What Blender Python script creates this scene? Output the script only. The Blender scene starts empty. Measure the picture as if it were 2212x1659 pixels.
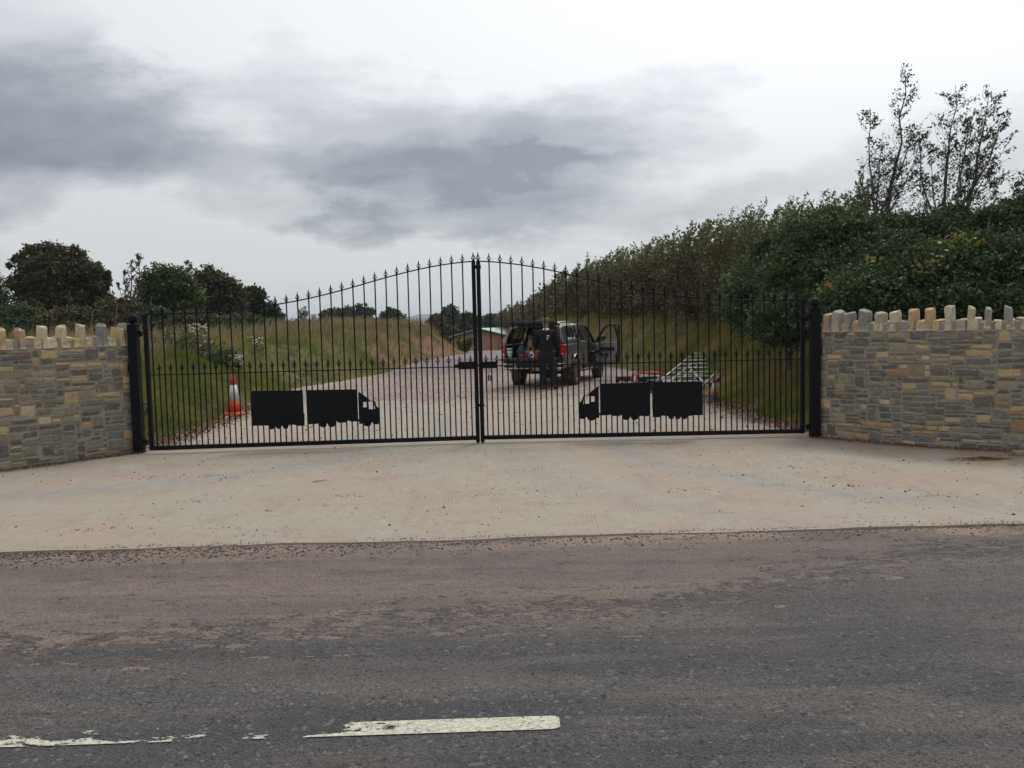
import bpy, math, random
import numpy as np
from mathutils import Vector, Matrix
from mathutils.geometry import delaunay_2d_cdt

sc = bpy.context.scene
C = sc.collection
R = math.radians
rng = np.random.default_rng(7)
random.seed(7)

# ------------------------------------------------------------------ camera
PITCH, ROLL, FPX, EYE = R(3.87), R(1.35), 1841.0, 1.6
CAM_F = Vector((0, math.cos(PITCH), -math.sin(PITCH)))
r0 = Vector((1, 0, 0)); u0 = Vector((0, math.sin(PITCH), math.cos(PITCH)))
CAM_R = math.cos(ROLL)*r0 - math.sin(ROLL)*u0
CAM_U = math.sin(ROLL)*r0 + math.cos(ROLL)*u0
cam = bpy.data.cameras.new('camera'); camo = bpy.data.objects.new('camera', cam); C.objects.link(camo)
cam.sensor_width = 36; cam.lens = 36*FPX/2212; cam.clip_start = .05; cam.clip_end = 9000
M = Matrix((CAM_R, CAM_U, -CAM_F)).transposed().to_4x4(); M.translation = (0, 0, EYE)
camo.matrix_world = M
sc.camera = camo

def ray(px, py):
    return CAM_F + CAM_R*((px-1106)/FPX) + CAM_U*((829.5-py)/FPX)
def at(px, py, Y):          # point of the place at depth Y seen in that direction
    d = ray(px, py); return Vector((0, 0, EYE)) + d*(Y/d.y)
def on_plane(px, py, p, n):
    d = ray(px, py); o = Vector((0, 0, EYE)); t = (p-o).dot(n)/d.dot(n); return o+d*t

# ------------------------------------------------------------------ node helper
class NT:
    def __init__(s, tree): s.t = tree; s.N = tree.nodes; s.L = tree.links
    def put(s, sock, v):
        if v is None: return
        if isinstance(v, bpy.types.NodeSocket): s.L.new(v, sock)
        else:
            if sock.type == 'RGBA' and len(v) == 3: v = (*v, 1)
            sock.default_value = v
    def n(s, typ, ins=None, **kw):
        d = s.N.new(typ)
        for k, v in kw.items(): setattr(d, k, v)
        for k, v in (ins or {}).items(): s.put(d.inputs[k], v)
        return d
    def m(s, op, a, b=None, c=None, clamp=False):
        d = s.N.new('ShaderNodeMath'); d.operation = op; d.use_clamp = clamp
        s.put(d.inputs[0], a); s.put(d.inputs[1], b)
        if c is not None: s.put(d.inputs[2], c)
        return d.outputs[0]
    def add(s, a, b): return s.m('ADD', a, b)
    def sub(s, a, b): return s.m('SUBTRACT', a, b)
    def mul(s, a, b): return s.m('MULTIPLY', a, b)
    def step(s, v, lo, hi):
        d = s.N.new('ShaderNodeMapRange'); d.interpolation_type = 'SMOOTHSTEP'
        s.put(d.inputs[0], v); s.put(d.inputs[1], lo); s.put(d.inputs[2], hi); return d.outputs[0]
    def mix(s, f, a, b, mode='MIX'):
        d = s.N.new('ShaderNodeMix'); d.data_type = 'RGBA'; d.blend_type = mode; d.clamp_factor = True
        s.put(d.inputs[0], f); s.put(d.inputs[6], a); s.put(d.inputs[7], b); return d.outputs[2]
    def noise(s, vec, scale, detail=3, rough=.55, dist=0):
        d = s.n('ShaderNodeTexNoise', {'Scale': scale, 'Detail': detail, 'Roughness': rough, 'Distortion': dist})
        if vec is not None: s.L.new(vec, d.inputs['Vector'])
        return d.outputs[0]
    def noisec(s, vec, scale, detail=2):
        d = s.n('ShaderNodeTexNoise', {'Scale': scale, 'Detail': detail}); s.L.new(vec, d.inputs['Vector']); return d.outputs[1]
    def voro(s, vec, scale, out='Distance', feature='F1'):
        d = s.n('ShaderNodeTexVoronoi', {'Scale': scale}, feature=feature); s.L.new(vec, d.inputs['Vector']); return d.outputs[out]
    def ramp(s, f, stops, interp='LINEAR'):
        d = s.N.new('ShaderNodeValToRGB'); cr = d.color_ramp; cr.interpolation = interp
        while len(cr.elements) < len(stops): cr.elements.new(.5)
        for e, (p, c) in zip(cr.elements, stops):
            e.position = p; e.color = (*c, 1) if len(c) == 3 else c
        s.put(d.inputs[0], f); return d.outputs[0]
    def sep(s, v):
        d = s.N.new('ShaderNodeSeparateXYZ'); s.L.new(v, d.inputs[0]); return d.outputs
    def comb(s, x, y, z):
        d = s.N.new('ShaderNodeCombineXYZ'); s.put(d.inputs[0], x); s.put(d.inputs[1], y); s.put(d.inputs[2], z); return d.outputs[0]
    def vmul(s, v, k):
        d = s.N.new('ShaderNodeVectorMath'); d.operation = 'MULTIPLY'; s.L.new(v, d.inputs[0]); s.put(d.inputs[1], k); return d.outputs[0]
    def vadd(s, v, k):
        d = s.N.new('ShaderNodeVectorMath'); d.operation = 'ADD'; s.L.new(v, d.inputs[0]); s.put(d.inputs[1], k); return d.outputs[0]
    def bump(s, h, strength=.5, dist=.01):
        d = s.n('ShaderNodeBump', {'Strength': strength, 'Distance': dist, 'Height': h}); return d.outputs[0]
    def obj(s): return s.n('ShaderNodeTexCoord').outputs['Object']
    def attr(s, name): return s.n('ShaderNodeAttribute', attribute_name=name).outputs['Fac']
    def rand(s): return s.n('ShaderNodeObjectInfo').outputs['Random']

def material(name):
    m = bpy.data.materials.new(name); m.use_nodes = True
    t = NT(m.node_tree); b = m.node_tree.nodes['Principled BSDF']; return m, t, b

# ------------------------------------------------------------------ sky, sun, exposure
SUN_EL, SUN_AZ = 52, 32            # degrees; azimuth from +Y towards +X
w = bpy.data.worlds.new('World'); sc.world = w; w.use_nodes = True
t = NT(w.node_tree); w.node_tree.nodes.clear()
gen = t.n('ShaderNodeTexCoord').outputs['Generated']
X_, Y_, Z_ = t.sep(gen)[:]
AZ = t.m('ARCTAN2', X_, Y_); EL = t.m('ARCSINE', Z_)
zc = t.m('MAXIMUM', Z_, 0.0)
den = t.add(zc, .22)
pv = t.comb(t.m('DIVIDE', X_, den), t.m('DIVIDE', Y_, den), 0.0)
n1 = t.noise(t.vmul(pv, (1.0, 1.6, 1)), .9, 7, .53)
n2 = t.noise(t.vadd(t.vmul(pv, (1.0, 1.5, 1)), (7.3, 2.1, 0)), 2.6, 8, .55, .2)
wv = t.comb(AZ, t.mul(EL, 2.0), 0.0)
w1 = t.sub(t.noise(wv, 3.2, 6, .62), .5)
w2 = t.sub(t.noise(t.vadd(wv, (5, 3, 0)), 3.6, 6, .62), .5)
w3 = t.sub(t.noise(t.vadd(wv, (2, 9, 0)), 13, 6, .6), .5)
az = t.add(t.add(AZ, t.mul(w1, .32)), t.mul(w3, .10)); el = t.add(t.add(EL, t.mul(w2, .17)), t.mul(w3, .05))
def blob(px, py, rx, ry, k, tilt=0, soft=.55, hardb=1.0):
    """a cloud mass centred in that direction of the sky, radii in degrees"""
    d = ray(px, py).normalized(); a0, e0 = math.atan2(d.x, d.y), math.asin(d.z)
    da, de = t.sub(az, a0), t.sub(el, e0); c, s = math.cos(R(tilt)), math.sin(R(tilt))
    u = t.m('DIVIDE', t.add(t.mul(da, c), t.mul(de, s)), R(rx)); v = t.m('DIVIDE', t.sub(t.mul(de, c), t.mul(da, s)), R(ry))
    q = t.m('SQRT', t.add(t.mul(u, u), t.mul(v, v)))
    return t.mul(t.step(q, 1.0+soft*.5*hardb, 1.0-soft), k)
dark = t.mul(t.step(n1, .38, .66), .24)
SKY = [(640, 295, 26, 3.8, .30, -1, .5), (60, 330, 13, 5.0, .27, 0, 1), (-40, 120, 13, 8, .30, 0, 1), (150, 395, 9.5, 2.2, .30, 0, .7), (60, 478, 3, 1.0, .26, 0, .8),
       (900, 215, 17, 5.4, .34, -4, .9), (760, 345, 15, 1.5, .30, -2, .8), (1060, 420, 14, 2.0, .40, 7, .45), (765, 470, 3.0, 1.8, .34, 0, .45),
       (1300, 275, 13, 4.2, .26, 20, 1), (520, 470, 3.4, 1.4, .24, 0, 1), (1400, 450, 15, 1.6, .34, 3, 1), (1750, 330, 13, 3.2, .12, 10, 1), (2050, 330, 9, 3.5, .12, 10, 1), (500, 120, 9, 3, .12, 0, 1)]
for b in SKY: dark = t.add(dark, blob(*b))
LIGHT = [(420, 175, 4, 6, .5, 30, 1), (1400, 30, 40, 6, .5, 0, 1), (2000, 160, 14, 4, .25, 10, 1), (300, 500, 20, 2.0, .30, 0, .9), (1000, 560, 30, 2.5, .2, 0, .8), (1500, 370, 8, 1.4, .22, 4, 1)]
for b in LIGHT: dark = t.sub(dark, blob(*b))
dark = t.add(dark, t.mul(t.sub(n2, .5), .46))
dark = t.add(dark, t.mul(t.sub(t.noise(t.comb(t.add(AZ, t.mul(w2, .3)), t.mul(EL, 4.5), 0.0), 5.0, 8, .6), .5), .30))
dark = t.m('ADD', dark, .0, clamp=True)
# broad brightening towards the veiled sun
sd = Vector((math.sin(R(SUN_AZ))*math.cos(R(SUN_EL)), math.cos(R(SUN_AZ))*math.cos(R(SUN_EL)), math.sin(R(SUN_EL))))
dt = t.n('ShaderNodeVectorMath', operation='DOT_PRODUCT'); t.L.new(gen, dt.inputs[0]); dt.inputs[1].default_value = sd
glow = t.m('POWER', t.m('MAXIMUM', dt.outputs['Value'], 0.0), 3.0)
lit = t.mix(glow, (.74, .765, .79), (1.45, 1.47, 1.50))
hor = t.step(EL, .30, .0)
lit = t.mix(hor, lit, (.68, .70, .695))
dk = t.mix(glow, (.235, .258, .295), (.46, .485, .54))
cl = t.mix(t.m('MULTIPLY', dark, 1.0, clamp=True), lit, dk)
bgc = t.n('ShaderNodeBackground', {'Color': cl, 'Strength': 1.0})
ns = t.n('ShaderNodeTexSky', sky_type='NISHITA', sun_disc=False, sun_elevation=R(SUN_EL), sun_rotation=R(SUN_AZ))
bgs = t.n('ShaderNodeBackground', {'Color': ns.outputs[0], 'Strength': .1})
mx = t.n('ShaderNodeMixShader', {0: .93}); t.L.new(bgs.outputs[0], mx.inputs[1]); t.L.new(bgc.outputs[0], mx.inputs[2])
out = t.n('ShaderNodeOutputWorld'); t.L.new(mx.outputs[0], out.inputs[0])
try: w.cycles.sampling_method = 'MANUAL'; w.cycles.sample_map_resolution = 512
except Exception: pass

sl = bpy.data.lights.new('sun', 'SUN'); sl.energy = 1.3; sl.angle = R(14); sl.color = (1, .96, .9)
so = bpy.data.objects.new('sun', sl); C.objects.link(so); so.rotation_mode = 'QUATERNION'
so.rotation_quaternion = sd.to_track_quat('Z', 'Y'); so.location = (0, 0, 30)
sc.view_settings.view_transform = 'Standard'; sc.view_settings.look = 'None'
sc.view_settings.exposure = 0; sc.view_settings.gamma = 1; sc.view_settings.use_curve_mapping = False
sc.render.engine = 'CYCLES'
sc.cycles.max_bounces = 6; sc.cycles.diffuse_bounces = 3; sc.cycles.glossy_bounces = 3; sc.cycles.transparent_max_bounces = 8
sc.cycles.use_denoising = True

# ------------------------------------------------------------------ mesh helpers
def tag(o, label=None, cat=None, group=None, kind=None):
    if label: o['label'] = label
    if cat: o['category'] = cat
    if group: o['group'] = group
    if kind: o['kind'] = kind
    return o
def empty(name, loc=(0, 0, 0), rz=0, label=None, cat=None, group=None):
    o = bpy.data.objects.new(name, None); o.empty_display_size = .2; C.objects.link(o)
    o.location = loc; o.rotation_euler = (0, 0, rz)
    return tag(o, label, cat, group)
def link(name, me, mat, parent=None, smooth=False):
    if mat: me.materials.append(mat)
    o = bpy.data.objects.new(name, me); C.objects.link(o)
    if parent: o.parent = parent
    if smooth: me.shade_smooth()
    return o
def tube_frames(P):
    P = [Vector(p) for p in P]; out = []
    for i, p in enumerate(P):
        a = P[max(i-1, 0)]; b = P[min(i+1, len(P)-1)]; d = (b-a)
        if d.length < 1e-9: d = Vector((0, 0, 1))
        d.normalize(); ref = Vector((0, 0, 1)) if abs(d.z) < .9 else Vector((1, 0, 0))
        x = d.cross(ref).normalized(); y = d.cross(x).normalized(); out.append((p, x, y))
    return out
class MB:
    def __init__(s): s.v = []; s.f = []
    def add(s, vs, fs):
        k = len(s.v); s.v += [tuple(v) for v in vs]; s.f += [tuple(i+k for i in f) for f in fs]; return s
    def box(s, a, b, M=None):
        (x0, y0, z0), (x1, y1, z1) = a, b
        vs = [Vector(p) for p in ((x0, y0, z0), (x1, y0, z0), (x1, y1, z0), (x0, y1, z0), (x0, y0, z1), (x1, y0, z1), (x1, y1, z1), (x0, y1, z1))]
        if M: vs = [M @ v for v in vs]
        return s.add(vs, [(0, 3, 2, 1), (4, 5, 6, 7), (0, 1, 5, 4), (1, 2, 6, 5), (2, 3, 7, 6), (3, 0, 4, 7)])
    def tube(s, P, r, n=8, caps=True):
        if not hasattr(r, '__len__'): r = [r]*len(P)
        vs = []; fs = []
        for (p, x, y), rr in zip(tube_frames(P), r):
            for i in range(n):
                a = 2*math.pi*i/n; vs.append(p+x*rr*math.cos(a)+y*rr*math.sin(a))
        for j in range(len(P)-1):
            for i in range(n):
                a = j*n+i; b = j*n+(i+1) % n; fs.append((a, b, b+n, a+n))
        if caps: fs.append(tuple(range(n-1, -1, -1))); fs.append(tuple(range((len(P)-1)*n, len(P)*n)))
        return s.add(vs, fs)
    def lathe(s, prof, n=20, M=None):     # prof [(r,z)...] about local z
        vs = []; fs = []
        for r, z in prof:
            for i in range(n):
                a = 2*math.pi*i/n; vs.append(Vector((r*math.cos(a), r*math.sin(a), z)))
        if M: vs = [M @ v for v in vs]
        for j in range(len(prof)-1):
            for i in range(n):
                a = j*n+i; b = j*n+(i+1) % n; fs.append((a, b, b+n, a+n))
        if prof[0][0] > 0: fs.append(tuple(range(n-1, -1, -1)))
        if prof[-1][0] > 0: fs.append(tuple(range((len(prof)-1)*n, len(prof)*n)))
        return s.add(vs, fs)
    def prism(s, poly, M, h):             # polygon in local xy extruded along local z by h, with M placing it
        poly = [Vector((*p, 0)) for p in poly]; n = len(poly)
        vs = [M @ p for p in poly]+[M @ (p+Vector((0, 0, h))) for p in poly]
        return s.add(vs, [tuple(range(n-1, -1, -1)), tuple(range(n, 2*n))]+[(i, (i+1) % n, (i+1) % n+n, i+n) for i in range(n)])
    def mesh(s, name):
        me = bpy.data.meshes.new(name); me.from_pydata(s.v, [], s.f); me.update(); return me
    def build(s, name, mat, parent=None, smooth=False, bevel=0, auto=False):
        me = s.mesh(name); o = link(name, me, mat, parent, smooth)
        if bevel:
            b = o.modifiers.new('b', 'BEVEL'); b.width = bevel; b.segments = 2; b.limit_method = 'ANGLE'; b.angle_limit = R(40)
        return o
def sphere_prof(r, z, n=10): return [(max(r*math.sin(math.pi*i/n), 1e-4), z-r*math.cos(math.pi*i/n)) for i in range(n+1)]

def quads(name, P, tint, mat, parent=None):
    """P (n,4,3) -> one mesh of separate quads with a per-face tint"""
    n = len(P); me = bpy.data.meshes.new(name)
    me.vertices.add(n*4); me.vertices.foreach_set('co', P.reshape(-1).astype(np.float32))
    me.loops.add(n*4); me.loops.foreach_set('vertex_index', np.arange(n*4, dtype=np.int32))
    me.polygons.add(n); me.polygons.foreach_set('loop_start', np.arange(0, n*4, 4, dtype=np.int32))
    a = me.attributes.new('tint', 'FLOAT', 'FACE'); a.data.foreach_set('value', np.asarray(tint, dtype=np.float32))
    me.update(calc_edges=True); me.validate()
    return link(name, me, mat, parent)
def unit(v): return v/np.maximum(np.linalg.norm(v, axis=-1, keepdims=True), 1e-9)
def leaves(Pc, size, asp=.6, droop=.3, g=rng, up=.5):
    """leaf quads (base, side, tip, side) at points Pc"""
    n = len(Pc); d = g.normal(size=(n, 3)); d[:, 2] -= droop; d = unit(d)
    nn = g.normal(size=(n, 3)); nn[:, 2] += up*2; s = unit(np.cross(d, nn)); L = (size*g.uniform(.6, 1.3, n))[:, None]
    return np.stack([Pc, Pc+d*L*.5+s*L*asp*.5, Pc+d*L, Pc+d*L*.5-s*L*asp*.5], 1)
def inpoly(x, y, poly):
    x = np.asarray(x, float); y = np.asarray(y, float); c = np.zeros(x.shape, bool); n = len(poly)
    for i in range(n):
        x1, y1 = poly[i]; x2, y2 = poly[i-1]
        if y1 == y2: continue
        c ^= ((y1 > y) != (y2 > y)) & (x < (x2-x1)*(y-y1)/(y2-y1)+x1)
    return c
def pdist(x, y, line):
    d = np.full(np.shape(x), 1e9)
    for (x1, y1), (x2, y2) in zip(line, line[1:]):
        dx, dy = x2-x1, y2-y1; q = np.clip(((x-x1)*dx+(y-y1)*dy)/(dx*dx+dy*dy), 0, 1)
        d = np.minimum(d, np.hypot(x-x1-q*dx, y-y1-q*dy))
    return d
def sm(a): a = np.clip(a, 0, 1); return a*a*(3-2*a)
def wob(x, y, s, k=0):        # cheap smooth noise, about -1..1
    return (np.sin(x*s*1.7+y*s*.9+k)+np.sin(x*s*-.8+y*s*2.1+k*2+1)+np.sin(x*s*2.9-y*s*1.3+k*3+2)*.6)/2.6

def poly_mesh(name, outline, holes, step, mat, parent=None, fz=None, skirt=0, f3=None, smooth=False, thick=0):
    """planar region filled with a grid of points; f3(x,y)->3D"""
    pts = [Vector(p) for p in outline]; edges = []
    def dens(L):
        o = []
        for a, b in zip(L, L[1:]+L[:1]):
            a, b = Vector(a), Vector(b); k = max(1, int((b-a).length/step))
            o += [a+(b-a)*i/k for i in range(k)]
        return o
    outl = dens(outline); vs = list(outl); edges = [(i, (i+1) % len(outl)) for i in range(len(outl))]
    hl = []
    for h in holes:
        hh = dens(h); k = len(vs); vs += hh; edges += [(k+i, k+(i+1) % len(hh)) for i in range(len(hh))]; hl.append(hh)
    xs = [p.x for p in outl]; ys = [p.y for p in outl]
    gx, gy = np.meshgrid(np.arange(min(xs)+step*.5, max(xs), step), np.arange(min(ys)+step*.5, max(ys), step)); gx = gx.ravel(); gy = gy.ravel()
    P2 = [(p.x, p.y) for p in outl]; ok = inpoly(gx, gy, P2) & (pdist(gx, gy, P2+P2[:1]) > step*.35)
    for hh in hl:
        H2 = [(p.x, p.y) for p in hh]; ok &= ~inpoly(gx, gy, H2) & (pdist(gx, gy, H2+H2[:1]) > step*.35)
    vs += [Vector((a, b)) for a, b in zip(gx[ok], gy[ok])]
    V, E, F, *_ = delaunay_2d_cdt(vs, edges, [], 0, 1e-6)
    cx = np.array([sum(V[i].x for i in f)/len(f) for f in F]); cy = np.array([sum(V[i].y for i in f)/len(f) for f in F])
    keep = inpoly(cx, cy, P2)
    for hh in hl: keep &= ~inpoly(cx, cy, [(p.x, p.y) for p in hh])
    F = [tuple(f) for f, k in zip(F, keep) if k]
    W = [f3(v.x, v.y) if f3 else (v.x, v.y, fz(v.x, v.y) if fz else 0) for v in V]
    if skirt:
        n = len(W); m_ = len(outl); W += [(a[0], a[1], a[2]-skirt) for a in W[:m_]]
        F += [(i, i+n, (i+1) % m_+n, (i+1) % m_) for i in range(m_)]
    me = bpy.data.meshes.new(name); me.from_pydata(W, [], F); me.update()
    o = link(name, me, mat, parent, smooth)
    if thick:
        q = o.modifiers.new('s', 'SOLIDIFY'); q.thickness = thick; q.offset = 0
    return o
# ------------------------------------------------------------------ terrain
LE = [(-40, 8.6), (-14, 8.7), (-10, 9.0), (-7.7, 9.6), (-6.35, 10.6), (-5.35, 11.8), (-5.15, 12.85), (-5.4, 15.5), (-5.6, 18), (-5.9, 23.8), (-5.1, 26.5), (-4.5, 30), (-4.3, 38), (-3.7, 44), (-2.5, 52), (-3.2, 56), (-6, 60), (-12, 64), (-30, 72)]
RE = [(40, 8.2), (13, 8.5), (9, 9.4), (7, 9.8), (5.95, 10.15), (5.45, 10.45), (4.7, 11.3), (4.3, 12.0), (4.1, 13.6), (4.15, 16.9), (4.3, 19), (4.35, 24), (3.9, 28), (2.9, 34), (1.3, 43), (-.3, 54), (-.2, 66), (-1.2, 90), (-3.5, 115), (-8, 150)]
LP = LE+[(-900, 90), (-900, 8.6)]; RP = RE+[(-8, 175), (60, 260), (900, 260), (900, 8.2)]
def H(x, y):
    x = np.asarray(x, float); y = np.asarray(y, float)
    inL = inpoly(x, y, LP); inR = inpoly(x, y, RP)
    dL = pdist(x, y, LE); dR = pdist(x, y, RE)
    hl = (1.18+.52*sm((y-22)/20))*sm((dL+.1)/(3.3-1.3*sm((14-y)/3)))
    hr = (1.75+.25*sm((y-15)/20))*sm((dR+.1)/3.0)
    far = -3.0*sm((y-57)/26)
    rough = wob(x, y, .9)*.06+wob(x, y, 2.3, 2)*.035
    z = np.where(inL, hl+rough*sm(dL/1.2)*1.2, np.where(inR, hr+rough*sm(dR/1.2), far))
    roll = 2.2*wob(x/60, y/60, 1.0, 4)*sm((y-300)/500)
    return z-2.0*sm((y-120)/200)*(inL | inR)+roll*1.5
def H1(x, y): return float(H(np.array([x]), np.array([y]))[0])

def grow(a, b, d0, g):
    o = [a]; d = d0
    while o[-1] < b: o.append(o[-1]+d); d *= g
    return o
xs = np.array(sorted([-v for v in grow(9, 1500, .3, 1.09)]+list(np.arange(-8.8, 9, .2))+grow(9, 1500, .3, 1.09)))
ys = np.array(sorted([-v for v in grow(0, 300, .6, 1.35)][1:]+list(np.arange(0, 8, .5))+list(np.arange(8, 32, .22))+list(np.arange(32, 72, .5))+grow(72, 4500, .8, 1.07)))
GX, GY = np.meshgrid(xs, ys); GZ = H(GX, GY)
front = GY < 8.7
GZ = np.where(front & (np.abs(GX) < 60), np.minimum(GZ, -.0), GZ)
nx, ny = len(xs), len(ys)
idx = np.arange(nx*ny).reshape(ny, nx)
F4 = np.stack([idx[:-1, :-1], idx[:-1, 1:], idx[1:, 1:], idx[1:, :-1]], -1).reshape(-1, 4)
me = bpy.data.meshes.new('ground'); V3 = np.stack([GX, GY, GZ], -1).reshape(-1, 3)
me.vertices.add(len(V3)); me.vertices.foreach_set('co', V3.ravel())
me.loops.add(F4.size); me.loops.foreach_set('vertex_index', F4.ravel().astype(np.int32))
me.polygons.add(len(F4)); me.polygons.foreach_set('loop_start', np.arange(0, F4.size, 4, dtype=np.int32)); me.update(calc_edges=True)

def red_mask(x, y):     # bare red soil on the cut slopes
    n = wob(x, y, .55, 7)*.4+wob(x, y, 1.9, 3)*.4+wob(x, y, 4.7, 5)*.3
    dL = pdist(x, y, LE); dR = pdist(x, y, RE)
    L = sm((y-29)/8)*sm((2.5-dL+n*2.4)/1.2)*sm((n+.02+sm((y-34)/14)*.5)/.35)
    Rr = .8*sm((y-31)/7)*sm((2.4-dR+n*2.4)/1.2)*sm((n+.05+sm((y-36)/10)*.5)/.35)
    return np.clip(np.where(x < xmid(y), L, Rr), 0, 1)
def xmid(y): return np.interp(y, [0, 24, 44, 54, 70, 150], [0, -.5, -1.2, -1.4, -3, -9])
rm = red_mask(V3[:, 0], V3[:, 1])*(V3[:, 1] > 12)
a = me.attributes.new('red', 'FLOAT', 'POINT'); a.data.foreach_set('value', rm.astype(np.float32))

mg, t, b = material('earth_and_turf')
o = t.obj(); nf = t.noise(o, 3.0, 6); nm = t.noise(o, .35, 4); nh = t.noise(o, 22, 4, .7)
turf = t.mix(t.step(nm, .4, .6), (.095, .098, .026), (.17, .13, .048))
turf = t.mix(t.step(nf, .45, .65), turf, (.045, .05, .02))
soil = t.ramp(nf, [(.25, (.11, .045, .026)), (.5, (.19, .085, .048)), (.75, (.27, .14, .085))])
soil = t.mix(t.step(nh, .55, .7), soil, (.24, .17, .12))
fac = t.step(t.add(t.attr('red'), t.mul(t.sub(nf, .5), .6)), .35, .65)
col = t.mix(fac, turf, soil)
t.put(b.inputs['Base Color'], col); b.inputs['Roughness'].default_value = .95
t.put(b.inputs['Normal'], t.bump(t.add(nf, t.mul(nh, .5)), .8, .06))
go = link('ground', me, mg, None, True); tag(go, kind='structure')

# ------------------------------------------------------------------ asphalt road
mr, t, b = material('worn_asphalt')
o = t.obj(); sx, sy, sz = t.sep(o)[:]
big = t.noise(t.vmul(o, (.35, 1.2, 1)), 1.0, 5, .6); mid = t.noise(t.vmul(o, (.7, 1.4, 1)), 3.2, 6, .65)
fine = t.noise(o, 60, 3, .7); vfine = t.noise(o, 190, 2, .6)
agg = t.voro(o, 85, 'Distance'); aggc = t.voro(o, 85, 'Color'); agr = t.sep(aggc)[0]
base = t.mix(t.step(agr, .1, .97), (.050, .048, .050), (.112, .105, .100))
spk2 = t.step(t.sep(t.voro(o, 55, 'Color'))[1], .93, .97)
band = t.noise(t.vmul(o, (.12, 1.5, 1)), 1.5, 5, .55)
base = t.mix(t.step(band, .42, .56), base, t.mix(.70, base, (.036, .038, .047)))
base = t.mix(t.mul(t.step(t.noise(t.vadd(t.vmul(o, (.25, 1.3, 1)), (11, 5, 0)), 1.9, 6, .6), .48, .58), .72), base, (.145, .122, .102))
base = t.mix(t.mul(spk2, .6), base, (.24, .23, .22))
base = t.mix(t.mul(t.step(t.voro(o, 42, 'Distance'), .0, .5), .5), t.mix(.4, base, (.10, .095, .092)), base)
base = t.mix(t.mul(t.step(fine, .50, .66), .75), base, (.036, .033, .034))
# wheel paths: a little darker and smoother
wp = t.noise(t.vmul(o, (.10, 1.0, 1)), 1.6, 3, .5)
base = t.mix(t.mul(t.step(wp, .45, .65), .45), base, (.050, .048, .054))
# dried mud spread from the gateway
rag = t.noise(t.vmul(o, (.8, 1.5, 1)), 6.5, 7, .68)
yb = t.add(t.add(4.62, t.mul(sx, .145)), t.mul(t.sub(mid, .5), .95))
yb = t.add(yb, t.mul(t.step(sx, .5, 3.2), .65))
md = t.step(t.add(t.mul(t.sub(sy, yb), .9), t.mul(t.sub(rag, .5), 2.2)), -.03, .07)
dust = t.step(t.sub(sy, t.add(4.2, t.mul(t.sub(big, .5), 2.4))), -.6, 1.0)
dustg = t.mul(dust, t.step(t.m('ABSOLUTE', t.add(sx, .8)), 8.0, 1.0))
mudc = t.mix(t.step(fine, .3, .7), (.175, .125, .098), (.30, .225, .178))
mudc = t.mix(t.mul(t.step(agr, .6, 1.0), .5), mudc, (.10, .085, .08))
strk = t.noise(t.vmul(o, (.16, 1.9, 1)), 1.7, 4, .6)
mudf = t.mul(md, t.add(.34, t.mul(t.step(strk, .60, .38), .46)))
mudf = t.mul(mudf, t.add(.62, t.mul(t.step(rag, .40, .58), .38)))
mudf = t.mul(mudf, t.sub(1.0, t.mul(t.mul(t.step(t.m('ABSOLUTE', t.sub(sy, t.add(5.62, t.mul(sx, .02)))), .34, .05), t.step(mid, .35, .6)), .65)))
mudf = t.mul(mudf, t.sub(1.0, t.mul(t.step(sx, 1.0, 4.2), .55)))
pn = t.noise(t.vmul(o, (.7, 1.6, 1)), 6.5, 6, .62)
pz = t.add(t.mul(t.step(t.m('ABSOLUTE', t.sub(sy, yb)), .75, .1), .075), t.mul(t.step(mid, .48, .60), .035))
patch = t.step(t.add(pn, pz), .66, .68)
prim = t.mul(t.step(t.add(pn, pz), .63, .655), t.sub(1.0, patch))
pf = t.mul(patch, .75)
gen_dust = t.mul(t.step(t.noise(t.vadd(t.vmul(o, (.5, 1.3, 1)), (9, 4, 0)), 2.2, 5), .45, .75), .30)
col = t.mix(gen_dust, base, (.15, .115, .098))
col = t.mix(t.mul(dustg, .30), col, (.20, .155, .13))
col = t.mix(t.m('MAXIMUM', mudf, pf), col, mudc)
edge = t.mul(t.mul(t.step(md, .05, .5), t.step(md, .95, .5)), t.step(mid, .38, .56))
col = t.mix(t.mul(edge, .8), col, (.05, .036, .03)); col = t.mix(t.mul(prim, .7), col, (.042, .034, .03))
oil = t.mul(t.step(t.noise(t.vadd(t.vmul(o, (.3, 1.3, 1)), (3, 8, 0)), 1.6, 4), .55, .75), .35)
col = t.mix(oil, col, (.055, .055, .065))
pk = t.mul(t.step(t.add(sy, t.mul(t.sub(mid, .5), .5)), 5.98, 6.22), t.step(t.noise(t.vmul(o, (.5, 1, 1)), 1.3, 4), .38, .58)); col = t.mix(t.mul(pk, .8), col, t.mix(fine, (.25, .17, .13), (.36, .27, .215)))
t.put(b.inputs['Base Color'], col); t.put(b.inputs['Roughness'], t.add(.78, t.mul(fine, .2)))
hh = t.add(t.mul(t.m('MINIMUM', agg, .5), 1.0), t.add(t.mul(fine, .8), t.mul(t.sub(1.0, md), .6)))
hh = t.sub(hh, t.mul(patch, .8)); hh = t.sub(hh, t.mul(t.mul(t.step(t.noise(o, 24, 5, .7), .60, .72), t.sub(1.0, t.mul(md, .6))), 1.6))
t.put(b.inputs['Normal'], t.bump(hh, 1.0, .014))
MB().box((-80, -3.2, -.2), (80, 6.34, .004)).build('road', mr)
tag(C.objects['road'], kind='structure')

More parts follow.
